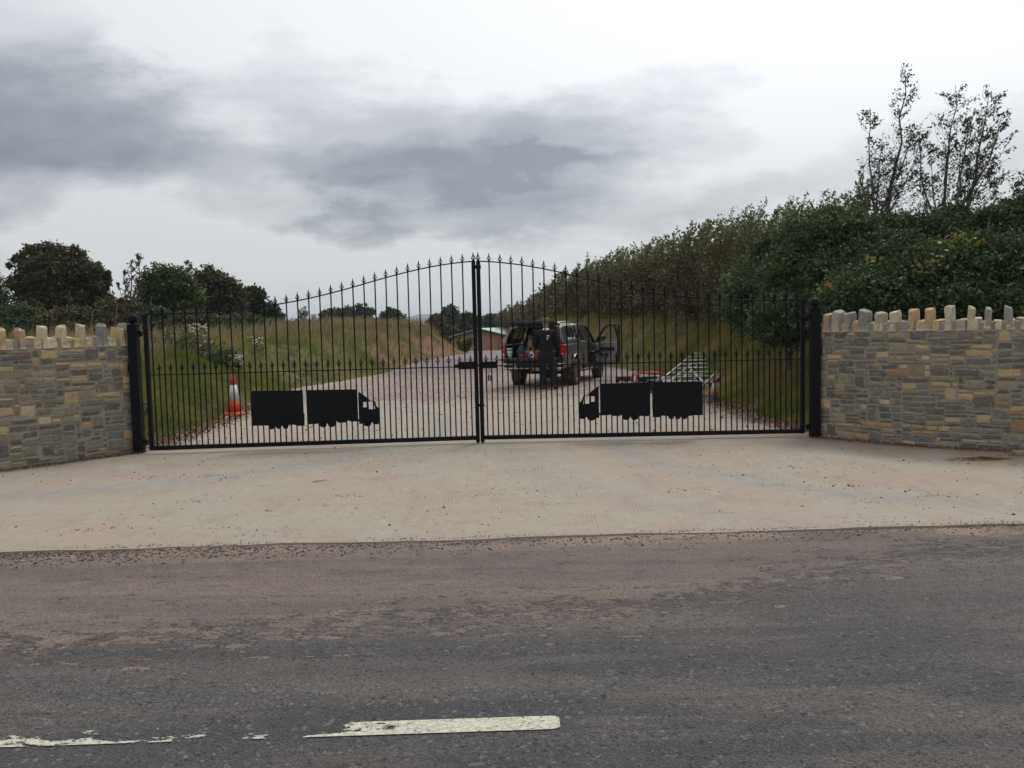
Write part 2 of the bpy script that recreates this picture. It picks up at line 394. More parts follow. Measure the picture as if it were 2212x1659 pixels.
mw, t, b = material('worn_road_paint')
o = t.obj(); n = t.noise(o, 9, 6, .7); c1 = t.voro(o, 26, 'Distance', 'DISTANCE_TO_EDGE')
nn2 = t.noise(o, 45, 4, .7)
col = t.mix(t.step(nn2, .35, .6), (.40, .385, .29), (.58, .555, .45))
col = t.mix(t.step(c1, .03, .0), col, (.16, .14, .12))
t.put(b.inputs['Base Color'], col); b.inputs['Roughness'].default_value = .7
t.put(b.inputs['Normal'], t.bump(t.add(c1, nn2), .4, .004))
sx, sy, _ = t.sep(o)[:]
wn = t.noise(t.vmul(o, (.8, 1.6, 1)), 9, 7, .72); wl = t.noise(t.vmul(o, (.7, 1.0, 1)), 2.2, 3)
cover = t.add(t.mul(t.step(sx, -1.35, -.9), .05), t.add(-.005, t.mul(t.sub(wl, .5), .6)))
cover = t.add(t.add(cover, t.mul(t.step(sx, -.85, -.6), .09)), t.mul(t.step(sx, -.42, -.16), .30)); cover = t.sub(cover, t.mul(t.mul(t.step(t.sub(sy, t.mul(sx, .02)), 3.295, 3.375), t.step(sx, -.4, -.9)), .14))
keep_ = t.step(t.add(t.sub(wn, .5), cover), .0, .03); keep_ = t.mul(keep_, t.step(t.noise(o, 55, 5, .75), .63, .59))
t.put(b.inputs['Alpha'], keep_)
# the dash is broken up into many flakes: real pieces of paint, more of them missing to the left
fl = MB(); rr = random.Random(3)
y0, y1 = at(600, 1600, 3.3).y, 0
def pline(x): return 3.325+.02*x
nfl = 0; cell = .028
for i in range(int(3.4/cell)):
    x = -3.22+i*cell
    tt = (x+3.2)/3.35
    for j in range(5):
        yy = pline(x)-.053+j*.0235
        k = wob(x*1.0, yy*3, 3.1, 2)*.5+wob(x, yy*2.2, 9, 5)*.42
        thr = .62-1.62*max(0, tt-.30) if tt > .30 else .62-.2*math.sin(tt*9)
        if tt > .72: thr = -.9+.5*(tt < .8)
        thr += .22*(j == 0)+.55*(j == 4)*(tt < .75)+.18*(j == 3)*(tt < .6)
        if k < thr-.35: continue
        if x > .085 and j in (0, 4) and x > .11: continue
        q = [(x+cell*(u+rr.uniform(-.12, .12)), yy+.0235*(v+rr.uniform(-.12, .12)), .0085) for u, v in ((-.08, -.08), (.55, -.15), (1.08, -.05), (1.15, .5), (1.08, 1.06), (.5, 1.14), (-.08, 1.05), (-.14, .5))]
        if x > .16: continue
        fl.add(q, [tuple(range(8))])
fl = MB(); N = 200
for i in range(N+1):
    x = -3.7+3.86*i/N; c = pline(x); hw = .058*(1 if i < N-1 else (.93 if i == N-1 else .72)); fl.v += [(x, c-hw, .0085), (x, c+hw, .0085)]
fl.f = [(2*i, 2*i+2, 2*i+3, 2*i+1) for i in range(N)]
fo = fl.build('centre_line', mw); tag(fo, kind='structure')

# ------------------------------------------------------------------ concrete apron
mc, t, b = material('brushed_concrete')
o = t.obj(); sx, sy, sz = t.sep(o)[:]
big = t.noise(o, .38, 4, .55); mid = t.noise(o, 1.7, 6, .6); fine = t.noise(o, 26, 5, .75); spk = t.noise(o, 120, 2, .6)
col = t.ramp(big, [(.30, (.315, .29, .225)), (.44, (.335, .275, .215)), (.54, (.325, .295, .235)), (.64, (.335, .262, .205)), (.78, (.285, .275, .235))])
col = t.mix(t.mul(t.step(mid, .45, .65), .38), col, (.33, .235, .185))
def arc(cx, cy, r, wd, k):
    d = t.m('SQRT', t.add(t.m('POWER', t.sub(sx, cx), 2.0), t.m('POWER', t.sub(sy, cy), 2.0)))
    d = t.m('ABSOLUTE', t.sub(t.add(d, t.mul(t.sub(mid, .5), .25)), r))
    return t.mul(t.step(d, wd, wd*.15), k)
tr = t.m('MAXIMUM', arc(-6.4, 13.6, 5.3, .42, .85), arc(-6.4, 13.6, 4.1, .34, .5))
tr = t.m('MAXIMUM', tr, arc(5.9, 11.2, 4.55, .38, .8)); tr = t.m('MAXIMUM', tr, arc(5.9, 11.2, 6.0, .34, .45))
tr = t.m('MAXIMUM', tr, arc(-9, 6.0, 3.9, 1.1, .55))
sn = t.noise(t.vmul(o, (1, 1, 1)), 5.0, 4)
col = t.mix(t.mul(tr, t.step(sn, .25, .6)), col, (.255, .25, .232))
# brushed grooves, running towards the gate
wv = t.n('ShaderNodeTexWave', {'Scale': 13.0, 'Distortion': 1.6, 'Detail': 2, 'Detail Scale': .6}, wave_type='BANDS', bands_direction='X')
skew = t.comb(t.add(sx, t.mul(t.mul(sy, sx), -.035)), sy, 0.0); t.L.new(skew, wv.inputs['Vector'])
gm = t.mul(t.step(mid, .46, .62), t.step(t.noise(t.vmul(o, (6, .5, 1)), 1.5, 4), .45, .65))
groove = t.mul(t.step(wv.outputs[0], .78, .98), gm)
col = t.mix(t.mul(groove, .55), col, (.15, .115, .088))
brn = t.mul(t.step(t.noise(t.vadd(t.vmul(o, (1, 1.3, 1)), (4, 4, 0)), .9, 6, .65), .56, .72), .45)
col = t.mix(brn, col, (.27, .19, .145))
# dirt gathered at the wall feet on the right, and by the gate
dr = t.mul(t.step(t.add(t.add(sy, t.mul(sx, .95)), t.mul(t.sub(mid, .5), 1.6)), 13.2, 15.4), t.step(sy, 12.6, 11.6))
col = t.mix(t.mul(dr, .75), col, (.19, .135, .11))
dl = t.mul(t.step(t.add(t.sub(sy, t.mul(sx, 1.15)), t.mul(t.sub(mid, .5), .8)), 16.8, 17.4), t.step(sy, 12.6, 11.9))
col = t.mix(t.mul(dl, .8), col, (.15, .115, .085))
mot = t.noise(o, 7.5, 7, .72); col = t.mix(t.mul(t.step(mot, .50, .66), .42), col, (.235, .185, .145)); col = t.mix(t.mul(t.step(t.noise(t.vmul(o, (1.6, .5, 1)), 5, 6, .7), .54, .70), .35), col, (.42, .38, .32))
col = t.mix(t.mul(t.step(t.noise(skew, 40, 4, .7), .56, .68), .38), col, (.19, .155, .13))
col = t.mix(t.mul(t.step(spk, .56, .70), .45), col, (.18, .145, .125))
col = t.mix(t.mul(t.step(fine, .60, .75), .35), col, (.50, .46, .41))
edgec = t.mul(t.step(sy, 6.62, 6.36), .4)
col = t.mix(edgec, col, (.30, .25, .20))
t.put(b.inputs['Base Color'], col); b.inputs['Roughness'].default_value = .88
h = t.add(t.mul(fine, .5), t.sub(t.mul(mid, .6), t.mul(groove, .6)))
t.put(b.inputs['Normal'], t.bump(h, .45, .012))
ZC = .015
out1 = [(x_, float(np.interp(x_, [-14, -9, -4, -1, 2, 5, 9, 14], [6.10, 6.17, 6.25, 6.30, 6.36, 6.41, 6.45, 6.5]))+.012*math.sin(x_*2.3)+.009*math.sin(x_*7.1+1)+.006*math.sin(x_*17+2)) for x_ in np.arange(-14, 14.01, .2)]+[ (14, 8.35), (9, 9.3), (7, 9.75), (5.95, 10.1), (5.4, 10.45), (4.6, 11.3)]
ap = poly_mesh('concrete_apron', out1+[(4.35, 11.62), (-5.2, 11.62), (-6.3, 10.55), (-7.7, 9.55), (-10, 9.0), (-14, 8.7)], [], .35, mc, fz=lambda x, y: ZC+.003*math.sin(x*3+y), skirt=.03)
tag(ap, kind='structure')
in2 = [(-5.2, 11.632), (4.35, 11.632), (4.1, 12.1), (3.98, 13.6), (4.02, 16.9), (4.2, 18.9), (2.5, 18.7), (0, 18.85), (-2.6, 18.6), (-5.6, 18.75), (-5.45, 17.9), (-5.24, 14.7), (-5.0, 12.85)]
ap2 = poly_mesh('concrete_drive', in2, [], .35, mc, fz=lambda x, y: ZC-.001, skirt=.035); tag(ap2, kind='structure')
# small raised slab at the right edge, by the wall foot
kb = MB().box((5.62, 9.44, .02), (11, 9.56, .07)).build('kerb', mc, bevel=.006); kb.rotation_euler = (0, 0, 0); tag(kb, kind='structure')

# ------------------------------------------------------------------ gravel yard
mv, t, b = material('gravel_stone')
o = t.obj(); vc = t.voro(o, 40, 'Color'); vr = t.sep(vc)[0]; vd = t.voro(o, 40, 'Distance'); nz = t.noise(o, .5, 5, .6); nf = t.noise(o, 9, 4, .7)
g = t.ramp(vr, [(0, (.24, .185, .15)), (.35, (.33, .26, .215)), (.7, (.42, .345, .29)), (1, (.52, .455, .40))])
g = t.mix(t.mul(t.step(nz, .40, .62), .5), g, (.25, .195, .18)); g = t.mix(t.step(nf, .55, .75), g, (.17, .125, .105))
y_ = t.sep(o)[1]; g = t.mix(t.mul(t.step(y_, 27, 31), .75), g, (.175, .155, .165))
t.put(b.inputs['Base Color'], g); b.inputs['Roughness'].default_value = .9
t.put(b.inputs['Normal'], t.bump(t.m('MINIMUM', vd, .5), .8, .03))
rows = list(np.arange(18.3, 72, .7)); cols = 26; vs = []; fs = []
LEy = [p[1] for p in LE[6:15]]; LEx = [p[0] for p in LE[6:15]]; REy = [p[1] for p in RE[8:]]; REx = [p[0] for p in RE[8:]]
for y in rows:
    xl = np.interp(y, LEy+[56, 90], LEx+[-3.4, -7])-.15; xr = np.interp(y, REy, REx)+.15
    for k in range(cols+1):
        x = xl+(xr-xl)*k/cols; vs.append((x, y, (max(H1(x, y), 0) if y < 56 else H1(x, y))+.014+.006*wob(x, y, 2)))
for j in range(len(rows)-1):
    for k in range(cols):
        a_ = j*(cols+1)+k; fs.append((a_, a_+1, a_+cols+2, a_+cols+1))
me = bpy.data.meshes.new('gravel_yard'); me.from_pydata(vs, [], fs); gy = link('gravel_yard', me, mv, None, True); tag(gy, kind='structure')

# ------------------------------------------------------------------ loose stones
def stones(name, P, S, mat, parent=None, g=rng):
    """small irregular lumps, one mesh"""
    base = np.array([(1, 0, 0), (-1, 0, 0), (0, 1, 0), (0, -1, 0), (0, 0, .8), (0, 0, -.5)], float)
    tri = np.array([(4, 0, 2), (4, 2, 1), (4, 1, 3), (4, 3, 0), (5, 2, 0), (5, 1, 2), (5, 3, 1), (5, 0, 3)])
    n = len(P); a = g.uniform(0, 6.28, n); c, s = np.cos(a), np.sin(a)
    v = base[None]*g.uniform(.55, 1.25, (n, 6, 1))*np.array([1, .8, .75])*S[:, None, None]
    x = v[..., 0]*c[:, None]-v[..., 1]*s[:, None]; y = v[..., 0]*s[:, None]+v[..., 1]*c[:, None]
    v = np.stack([x, y, v[..., 2]], -1)+P[:, None]
    f = (tri[None]+np.arange(n)[:, None, None]*6).reshape(-1, 3)
    me = bpy.data.meshes.new(name); me.vertices.add(n*6); me.vertices.foreach_set('co', v.reshape(-1).astype(np.float32))
    me.loops.add(f.size); me.loops.foreach_set('vertex_index', f.ravel().astype(np.int32)); me.polygons.add(len(f)); me.polygons.foreach_set('loop_start', np.arange(0, f.size, 3, dtype=np.int32))
    at_ = me.attributes.new('tint', 'FLOAT', 'FACE'); at_.data.foreach_set('value', np.repeat(g.uniform(0, 1, n), 8).astype(np.float32))
    me.update(calc_edges=True); return tag(link(name, me, mat, parent), kind='stuff')
def tinted(name, stops, rough=.8, noise=None, trans=0, spec=.3):
    m, t, b = material(name); col = t.ramp(t.attr('tint'), stops)
    if noise: col = t.mix(t.mul(t.step(t.noise(t.obj(), noise[0], 3), .4, .65), noise[1]), col, noise[2])
    t.put(b.inputs['Base Color'], col); b.inputs['Roughness'].default_value = rough; b.inputs['Specular IOR Level'].default_value = spec
    if trans:
        tr = t.n('ShaderNodeBsdfTranslucent', {'Color': t.mix(.5, col, (.12, .16, .03))}); mx = t.n('ShaderNodeMixShader', {0: trans})
        t.L.new(b.outputs[0], mx.inputs[1]); t.L.new(tr.outputs[0], mx.inputs[2]); t.L.new(mx.outputs[0], m.node_tree.nodes['Material Output'].inputs[0])
    return m
mst = tinted('loose_grit', [(0, (.05, .045, .045)), (.5, (.12, .10, .09)), (.85, (.20, .17, .15)), (1, (.36, .33, .30))])
mpb = tinted('dark_clods', [(0, (.05, .038, .032)), (.7, (.11, .08, .065)), (1, (.24, .19, .15))])
# grit strip where concrete meets asphalt
n = 5200; x = rng.uniform(-6.5, 6.5, n); x[:3200] = -4+rng.normal(0, 2.0, 3200); y = np.interp(x, [-14, -4, -1, 2, 5, 14], [6.10, 6.25, 6.30, 6.36, 6.41, 6.5])-.01-np.abs(rng.normal(0, .16, n))*(1.2-.07*(x+4))
k = (y > 5.3); x, y = x[k], y[k]; stones('roadside_grit', np.stack([x, y, np.full(len(x), .006)], 1), rng.uniform(.003, .011, len(x))*rng.choice([1, 1, 1.6], len(x)), mst)
n = 1500; x = rng.uniform(-6.5, 6.5, n); y = .01+np.interp(x, [-14, -4, -1, 2, 5, 14], [6.10, 6.25, 6.30, 6.36, 6.41, 6.5])+np.abs(rng.normal(0, .05, n)); stones('grit_on_edge', np.stack([x, y, np.full(n, ZC+.002)], 1), rng.uniform(.003, .009, n), mst)
n = 42000; y = 2.85+3.4*rng.uniform(0, 1, n)**1.5; x = rng.uniform(-1, 1, n)*(y*.62+.3); stones('road_chippings', np.stack([x, y, np.full(n, .004)], 1), rng.uniform(.0015, .0048, n), mst)
K_ = 46; cx_, cy_ = rng.uniform(-5.5, 6.5, K_), rng.uniform(6.5, 9.6, K_); i_ = rng.integers(0, K_, 1500); x = cx_[i_]+rng.normal(0, .10, 1500)*rng.uniform(.4, 2, 1500); y = cy_[i_]+rng.normal(0, .05, 1500)*rng.uniform(.4, 2, 1500)
stones('crumb_patches', np.stack([x, y, np.full(1500, ZC+.002)], 1), np.clip(np.exp(rng.normal(-5.3, .5, 1500)), .002, .02), mpb)
# clods scattered over the concrete
n = 3600; x = rng.uniform(-7.5, 8, n); y = rng.uniform(6.5, 11.5, n)
dens = .22+.45*sm(wob(x, y, .8, 3)*.8+.2)+.5*sm((x-1)/3)*sm((9.5-y)/2)
k = rng.uniform(0, 1, n) < dens; x, y = x[k], y[k]; s = np.exp(rng.normal(-5.05, .5, len(x))); stones('clods_on_apron', np.stack([x, y, np.full(len(x), ZC+.002)], 1), np.clip(s, .003, .026), mpb)
n = 1500; x = rng.uniform(-5, 4, n); y = rng.uniform(11.8, 18.8, n); s = np.exp(rng.normal(-4.7, .5, n)); k = ~inpoly(x, y, LP) & ~inpoly(x, y, RP); stones('clods_on_drive', np.stack([x, y, np.full(n, ZC+.002)], 1)[k], np.clip(s, .003, .03)[k], mpb)
mgs = tinted('crushed_stone', [(0, (.18, .135, .11)), (.4, (.33, .255, .21)), (.8, (.45, .365, .315)), (1, (.58, .51, .45))])
n = 42000; y = 17.4+rng.uniform(0, 1, n)**1.5*26; xl = np.interp(y, LEy, LEx); xr = np.interp(y, REy, REx); x = xl+(xr-xl)*rng.uniform(0, 1, n)
k = (y > 18.9) | (rng.uniform(0, 1, n) < .35*sm((y-17.4)/1.4)); x, y = x[k], y[k]
stones('gravel', np.stack([x, y, np.full(len(x), .022)], 1), rng.uniform(.007, .019, len(x)), mgs)

# ------------------------------------------------------------------ rubble stone walls
mso, t, b = material('wall_stone')
r = t.rand(); o = t.obj(); ov = t.vadd(o, None); ov = t.n('ShaderNodeVectorMath', operation='ADD').outputs[0]
va = ov.node; t.L.new(o, va.inputs[0]); t.L.new(t.comb(t.mul(r, 31.0), t.mul(r, 17.0), t.mul(r, 7.0)), va.inputs[1])
r2 = t.m('FRACT', t.mul(r, 13.71))
base = t.ramp(r, [(0, (.095, .098, .102)), (.16, (.130, .134, .138)), (.30, (.165, .162, .155)), (.42, (.115, .110, .102)), (.54, (.195, .182, .152)), (.66, (.150, .146, .138)), (.76, (.255, .225, .175)), (.83, (.36, .28, .17)), (.885, (.42, .315, .19)), (.93, (.37, .235, .12)), (.955, (.27, .15, .085)), (.97, (.42, .35, .26))], 'CONSTANT')
n1 = t.noise(ov, 9, 5, .65); n2 = t.noise(ov, 38, 4, .7); n3 = t.noise(ov, 120, 2)
base = t.mix(t.mul(t.step(n1, .48, .68), .5), base, t.ramp(r2, [(0, (.10, .10, .105)), (.4, (.20, .19, .17)), (.7, (.35, .24, .13)), (1, (.38, .33, .26))]))
base = t.mix(t.mul(t.step(n2, .52, .70), .45), base, (.085, .083, .085))
base = t.mix(t.mul(t.step(t.noise(ov, 21, 4, .7), .60, .72), .65), base, (.46, .44, .40))
smear = t.step(t.add(t.attr('rim'), t.mul(t.sub(n2, .5), 1.3)), .45, .85)
base = t.mix(t.mul(smear, .75), base, (.40, .365, .305))
base = t.mix(1.0, base, (1.20, 1.17, 1.07), 'MULTIPLY')
t.put(b.inputs['Base Color'], base); b.inputs['Roughness'].default_value = .88; b.inputs['Specular IOR Level'].default_value = .25
t.put(b.inputs['Normal'], t.bump(t.add(n1, t.add(t.mul(n2, .7), t.mul(n3, .25))), .75, .014))
msc = mso.copy(); msc.name = 'coping_stone_face'
for nd in msc.node_tree.nodes:
    if nd.type == 'VALTORGB' and len(nd.color_ramp.elements) > 8:
        for e, c in zip(nd.color_ramp.elements, [(.19, .195, .20), (.24, .24, .235), (.38, .33, .25), (.29, .28, .26), (.42, .36, .25), (.22, .225, .23), (.46, .40, .30), (.42, .31, .18), (.33, .31, .28), (.48, .37, .22), (.36, .26, .19), (.46, .41, .33)]): e.color = (*c, 1)
        for k, e in enumerate(nd.color_ramp.elements): e.position = k/12
mmo, t, b = material('mortar')
o = t.obj(); n1 = t.noise(o, 5, 5); n2 = t.noise(o, 60, 4, .7)
t.put(b.inputs['Base Color'], t.mix(t.step(n2, .35, .65), t.mix(n1, (.26, .215, .16), (.36, .31, .245)), (.30, .255, .195))); b.inputs['Roughness'].default_value = .95
t.put(b.inputs['Normal'], t.bump(n2, .7, .008))

def stone_mesh(w_, h_, dp, rg, rough=1.0):
    """one squared rubble stone, face towards -y, centred in x/z: outline ring set back, face ring proud"""
    n_s = max(2, min(4, int(w_/.05))); n_t = 2 if h_ > .06 else 1; rc = min(.008, h_*.16)
    P = []
    def side(a, b_, k):
        for i in range(k): P.append((a[0]+(b_[0]-a[0])*(i+.5)/k, a[1]+(b_[1]-a[1])*(i+.5)/k))
    x, z = w_/2, h_/2
    P.append((-x+rc*.3, -z+rc*.3)); side((-x+rc, -z), (x-rc, -z), n_s); P.append((x-rc*.3, -z+rc*.3)); side((x, -z+rc), (x, z-rc), n_t)
    P.append((x-rc*.3, z-rc*.3)); side((x-rc, z), (-x+rc, z), n_s); P.append((-x+rc*.3, z-rc*.3)); side((-x, z-rc), (-x, -z+rc), n_t)
    j = min(.012, .13*h_)*rough
    P = [(a+rg.uniform(-j, j), c_+rg.uniform(-j, j)) for a, c_ in P]
    n = len(P); ins = min(.008, h_*.14); vs = []; tilt = (rg.uniform(-.06, .06), rg.uniform(-.06, .06))
    pr = rg.uniform(.008, .024)
    for a, c_ in P: vs.append((a, 0, c_))
    for a, c_ in P: vs.append((a, -pr*.55+rg.uniform(-.002, .002), c_))
    for a, c_ in P:
        L = math.hypot(a, c_)+1e-6; q = max(0, 1-ins/max(min(abs(x), abs(z)), .01))
        vs.append((a*(1-ins/x*.8) if x > ins else a, -pr+a*tilt[0]+c_*tilt[1]+rg.uniform(-.003, .003), c_*(1-ins/z*.8)))
    vs.append((rg.uniform(-.2, .2)*x, -pr-rg.uniform(0, .006), rg.uniform(-.2, .2)*z)); c0 = 3*n
    vs = [(a, b__, c_) for a, b__, c_ in vs]
    fs = [(i, (i+1) % n, (i+1) % n+n, i+n) for i in range(n)]+[(i+n, (i+1) % n+n, (i+1) % n+2*n, i+2*n) for i in range(n)]+[(i+2*n, (i+1) % n+2*n, c0) for i in range(n)]
    rim = [1.0]*n+[1.0]*n+[.42]*n+[0]
    return vs, fs, rim
def block_mesh(w_, d_, h_, rg, pointed=.3):
    """free-standing coping stone, base centred at origin"""
    vs = []; fs = []; rows_ = 4; K = 8
    for k in range(rows_+1):
        q = k/rows_; s = 1-.05*q
        if k == rows_: s = .86-.10*pointed+rg.uniform(-.04, .04); q = 1.0
        if k == rows_-1: s = 1-.05*q; q = .90
        for i in range(K):
            a = 2*math.pi*(i+.5)/K; cx = math.copysign(abs(math.cos(a))**.45, math.cos(a)); cy = math.copysign(abs(math.sin(a))**.45, math.sin(a))
            vs.append((cx*w_/2*s+rg.uniform(-.006, .006), cy*d_/2*s+rg.uniform(-.010, .010), h_*q+(rg.uniform(-.010, .010)+cy*.01+cx*tiltv[0] if k == rows_ else 0)))
    for k in range(rows_):
        for i in range(K): a = k*K+i; b_ = k*K+(i+1) % K; fs.append((a, b_, b_+K, a+K))
    fs.append(tuple(range(rows_*K, rows_*K+K)))
    rim = [0.9 if i < K else (.35 if i < 2*K else .15) for i in range(len(vs))]
    return vs, fs, rim
tiltv = [0]
def mk(name, vfr, mat, parent=None):
    vs, fs, rim = vfr; me = bpy.data.meshes.new(name); me.from_pydata(vs, [], fs)
    a = me.attributes.new('rim', 'FLOAT', 'POINT'); a.data.foreach_set('value', rim); me.update()
    pass
    return link(name, me, mat, parent)

def wall(path, ztop, label, seed, vis, tall, side):
    """path: plan polyline of the face, from the gate post outwards; vis: length of it the photo shows"""
    rg = random.Random(seed); root = empty('stone_wall', (*path[0], 0), 0, label, 'wall')
    L = [0]
    for p, q in zip(path, path[1:]): L.append(L[-1]+math.dist(p, q))
    def pos(s):
        i = max(0, min(len(path)-2, next((k for k in range(len(L)-1) if s <= L[k+1]), len(path)-2)))
        u = (s-L[i])/(L[i+1]-L[i]); p = Vector(path[i]).lerp(Vector(path[i+1]), u)
        s0, s1 = max(0, s-.25), min(L[-1], s+.25)
        def pp(s_):
            k = max(0, min(len(path)-2, next((k for k in range(len(L)-1) if s_ <= L[k+1]), len(path)-2))); uu = (s_-L[k])/(L[k+1]-L[k]); return Vector(path[k]).lerp(Vector(path[k+1]), uu)
        d = (pp(s1)-pp(s0)).normalized(); return p, d
    org = Vector((*path[0], 0)); sgn = 1 if side == 'R' else -1
    def frame(s, z, out=0):        # x along the face as seen (left to right), y into the wall
        p, d = pos(s); d = d*sgn; nrm = Vector((-d.y, d.x))      # into the wall
        m = Matrix(((d.x, nrm.x, 0, p.x-org.x-nrm.x*out), (d.y, nrm.y, 0, p.y-org.y-nrm.y*out), (0, 0, 1, z), (0, 0, 0, 1))); return m
    # mortar body
    TH = .36; b_ = MB(); N = 60
    for k in range(N+1):
        s = L[-1]*k/N; m = frame(s, 0)
        zt = ztop-.125
        b_.v += [tuple(m @ Vector(q)) for q in ((0, 0, -.25), (0, 0, zt), (0, TH, zt), (0, TH, -.25))]
    for k in range(N):
        for i in range(3): a = k*4+i; b_.f.append((a, a+1, a+5, a+4) if sgn > 0 else (a, a+4, a+5, a+1))
    b_.f += [(0, 1, 2, 3), tuple(N*4+i for i in (3, 2, 1, 0))]
    b_.build('mortar_body', mmo, root); b_ = MB()
    for k in range(N+1):
        m = frame(L[-1]*k/N, 0); zt = ztop-.035+.014*wob(k*1.3, 2, 2.0)
        b_.v += [tuple(m @ Vector(q)) for q in ((0, .012, ztop-.2), (0, .012, zt-.012), (0, .05, zt), (0, TH-.05, zt), (0, TH-.012, ztop-.2))]
    for k in range(N):
        for i in range(4): a = k*5+i; b_.f.append((a, a+1, a+6, a+5) if sgn > 0 else (a, a+5, a+6, a+1))
    b_.f += [(0, 1, 2, 3, 4), tuple(N*5+i for i in (4, 3, 2, 1, 0))]
    b_.build('mortar_bed', mmo, root)
    # rubble laid out on a fine grid, every stone its own size
    cw, ch = .0235, .0225; NX = int(L[-1]/cw); zr = ztop-.145; NZ = int(zr/ch); G = np.zeros((NZ, NX), bool)
    far = []; cnt = 0
    pre = {}
    for _ in range(int(NX*NZ/150)):
        hc, wc = rg.choice([(6, 7), (5, 6), (7, 6), (6, 10), (5, 9), (4, 12), (7, 8)]); j0, i0 = rg.randint(0, NZ-hc), rg.randint(0, NX-wc-1)
        if not G[max(0, j0-1):j0+hc+1, max(0, i0-2):i0+wc+2].any(): G[j0:j0+hc, i0:i0+wc] = True; pre[(j0, i0)] = (wc, hc)
    todo = []
    for j in range(NZ):
        i = 0; row_h = rg.choice([2, 3, 3, 4])
        while i < NX:
            if (j, i) in pre:
                wc, hc = pre[(j, i)]; todo.append((i, j, wc, hc)); i += wc; continue
            if G[j, i]: i += 1; continue
            run = 1
            while i+run < NX and not G[j, i+run] and run < 24: run += 1
            hc = row_h if rg.random() < .7 else rg.choice([2, 3, 4, 5]); hc = min(hc, NZ-j)
            if NZ-j-hc in (1,): hc = NZ-j
            wc = rg.randint(5, 14) if hc < 5 else rg.randint(6, 11)
            if hc <= 3: wc = rg.randint(6, 15)
            if wc > run: wc = run
            if run-wc in (1, 2): wc = run
            if wc < 3: hc = min(hc, 3)
            while hc > 1 and G[j:j+hc, i:i+wc].any(): hc -= 1
            G[j:j+hc, i:i+wc] = True
            todo.append((i, j, wc, hc)); i += wc
    for i, j, wc, hc in todo:
        if True:
            g_ = .0165; W_, H_ = wc*cw-g_, hc*ch-g_*.9; s = (i+wc/2)*cw; z = (j+hc/2)*ch
            if W_ > .012 and H_ > .012:
                vfr = stone_mesh(W_, H_, .05, rg); m = frame(s, z+.004, -.002) @ Matrix.Rotation(rg.uniform(-.03, .03), 4, 'Y')
                if s < vis:
                    q = mk('stone', vfr, mso, root); q.matrix_local = m; cnt += 1
                elif s < vis+3: far.append((vfr, m))
    if far:
        V = []; F = []; RM = []
        for (vs, fs, rim), m in far:
            k = len(V); V += [tuple(m @ Vector(v)) for v in vs]; F += [tuple(i+k for i in f) for f in fs]; RM += rim
        tag(mk('rubble_beyond', (V, F, RM), mso, root), kind='stuff')
    # coping course: low stones, then tall uprights
    s = .02; lo = .135
    while s < vis+1:
        w_ = rg.uniform(.10, .19); h_ = rg.uniform(.10, .135)
        tiltv[0] = 0
        q = mk('coping_block', block_mesh(w_-.004, TH+.03, h_+.01, rg, .15), msc, root); q.matrix_local = frame(s+w_/2, ztop-.14) @ Matrix.Translation((0, TH/2-.006, 0)); s += w_+.012
    for s, w_, h_, tw in tall:
        tiltv[0] = rg.uniform(-.022, .022)
        q = mk('upright_coping_stone', block_mesh(w_*.98, TH-.12+rg.uniform(-.03, .03), h_+.108+rg.uniform(-.015, .015), rg, .5), msc, root); q.matrix_local = frame(s, ztop-.14) @ Matrix.Translation((0, TH/2-.085, 0)) @ Matrix.Rotation(rg.uniform(-.10, .10), 4, 'Z') @ Matrix.Rotation(rg.uniform(-.05, .05), 4, 'Y')
    return cnt

def s_of(path, px, py):       # distance along the wall face at which the photo column px falls
    L = 0; best = None
    d = ray(px, py); k = d.x/d.y
    for p, q in zip(path, path[1:]):
        f0, f1 = p[0]-k*p[1], q[0]-k*q[1]
        if f0*f1 <= 0: u = f0/(f0-f1); return L+math.dist(p, q)*u
        L += math.dist(p, q)
    return L
def smooth_path(P):
    P = [Vector(p) for p in P]; o = []
    for i in range(len(P)-1):
        a, b_, c_, d = P[max(i-1, 0)], P[i], P[i+1], P[min(i+2, len(P)-1)]
        for k in range(8):
            u = k/8; o.append(tuple(.5*((2*b_)+(c_-a)*u+(2*a-5*b_+4*c_-d)*u*u+(3*b_-a-3*c_+d)*u**3)))
    return o+[tuple(P[-1])]
PLw = smooth_path([(-5.10, 11.50), (-5.42, 11.08), (-5.78, 10.62), (-6.20, 10.15), (-6.75, 9.68), (-7.7, 9.2), (-10, 8.7), (-14, 8.4)])
PRw = smooth_path([(4.13, 11.46), (4.55, 10.90), (4.98, 10.44), (5.42, 10.06), (6.0, 9.74), (6.9, 9.42), (9, 9.0), (14, 8.2)])
tl = [(s_of(PLw, px, 720), w_, h_, 0) for px, w_, h_ in ((275, .095, .19), (262, .07, .12), (228, .075, .175), (180, .085, .17), (137, .075, .175), (96, .08, .155), (49, .095, .15), (4, .085, .14), (-42, .08, .16), (-88, .08, .15))]
tr_ = [(s_of(PRw, px, 690), w_, h_, 0) for px, w_, h_ in ((1783, .10, .14), (1803, .105, .155), (1829, .09, .15), (1860, .12, .155), (1897, .10, .14), (1929, .11, .15), (1968, .09, .16), (2005, .10, .18), (2050, .085, .18), (2094, .075, .165), (2133, .075, .155), (2180, .08, .165), (2226, .08, .16), (2270, .08, .16))]
nL = wall(PLw, 1.60, 'grey and buff rubble stone wall curving away left of the black gates, topped with upright stones', 11, s_of(PLw, -12, 850), tl, 'L')
nR = wall(PRw, 1.565, 'grey and buff rubble stone wall to the right of the black gates, below the dark leafy bushes', 12, s_of(PRw, 2224, 850), tr_, 'R')
print('STONES', nL, nR, 'visible m', s_of(PLw, -12, 850), s_of(PRw, 2224, 850))
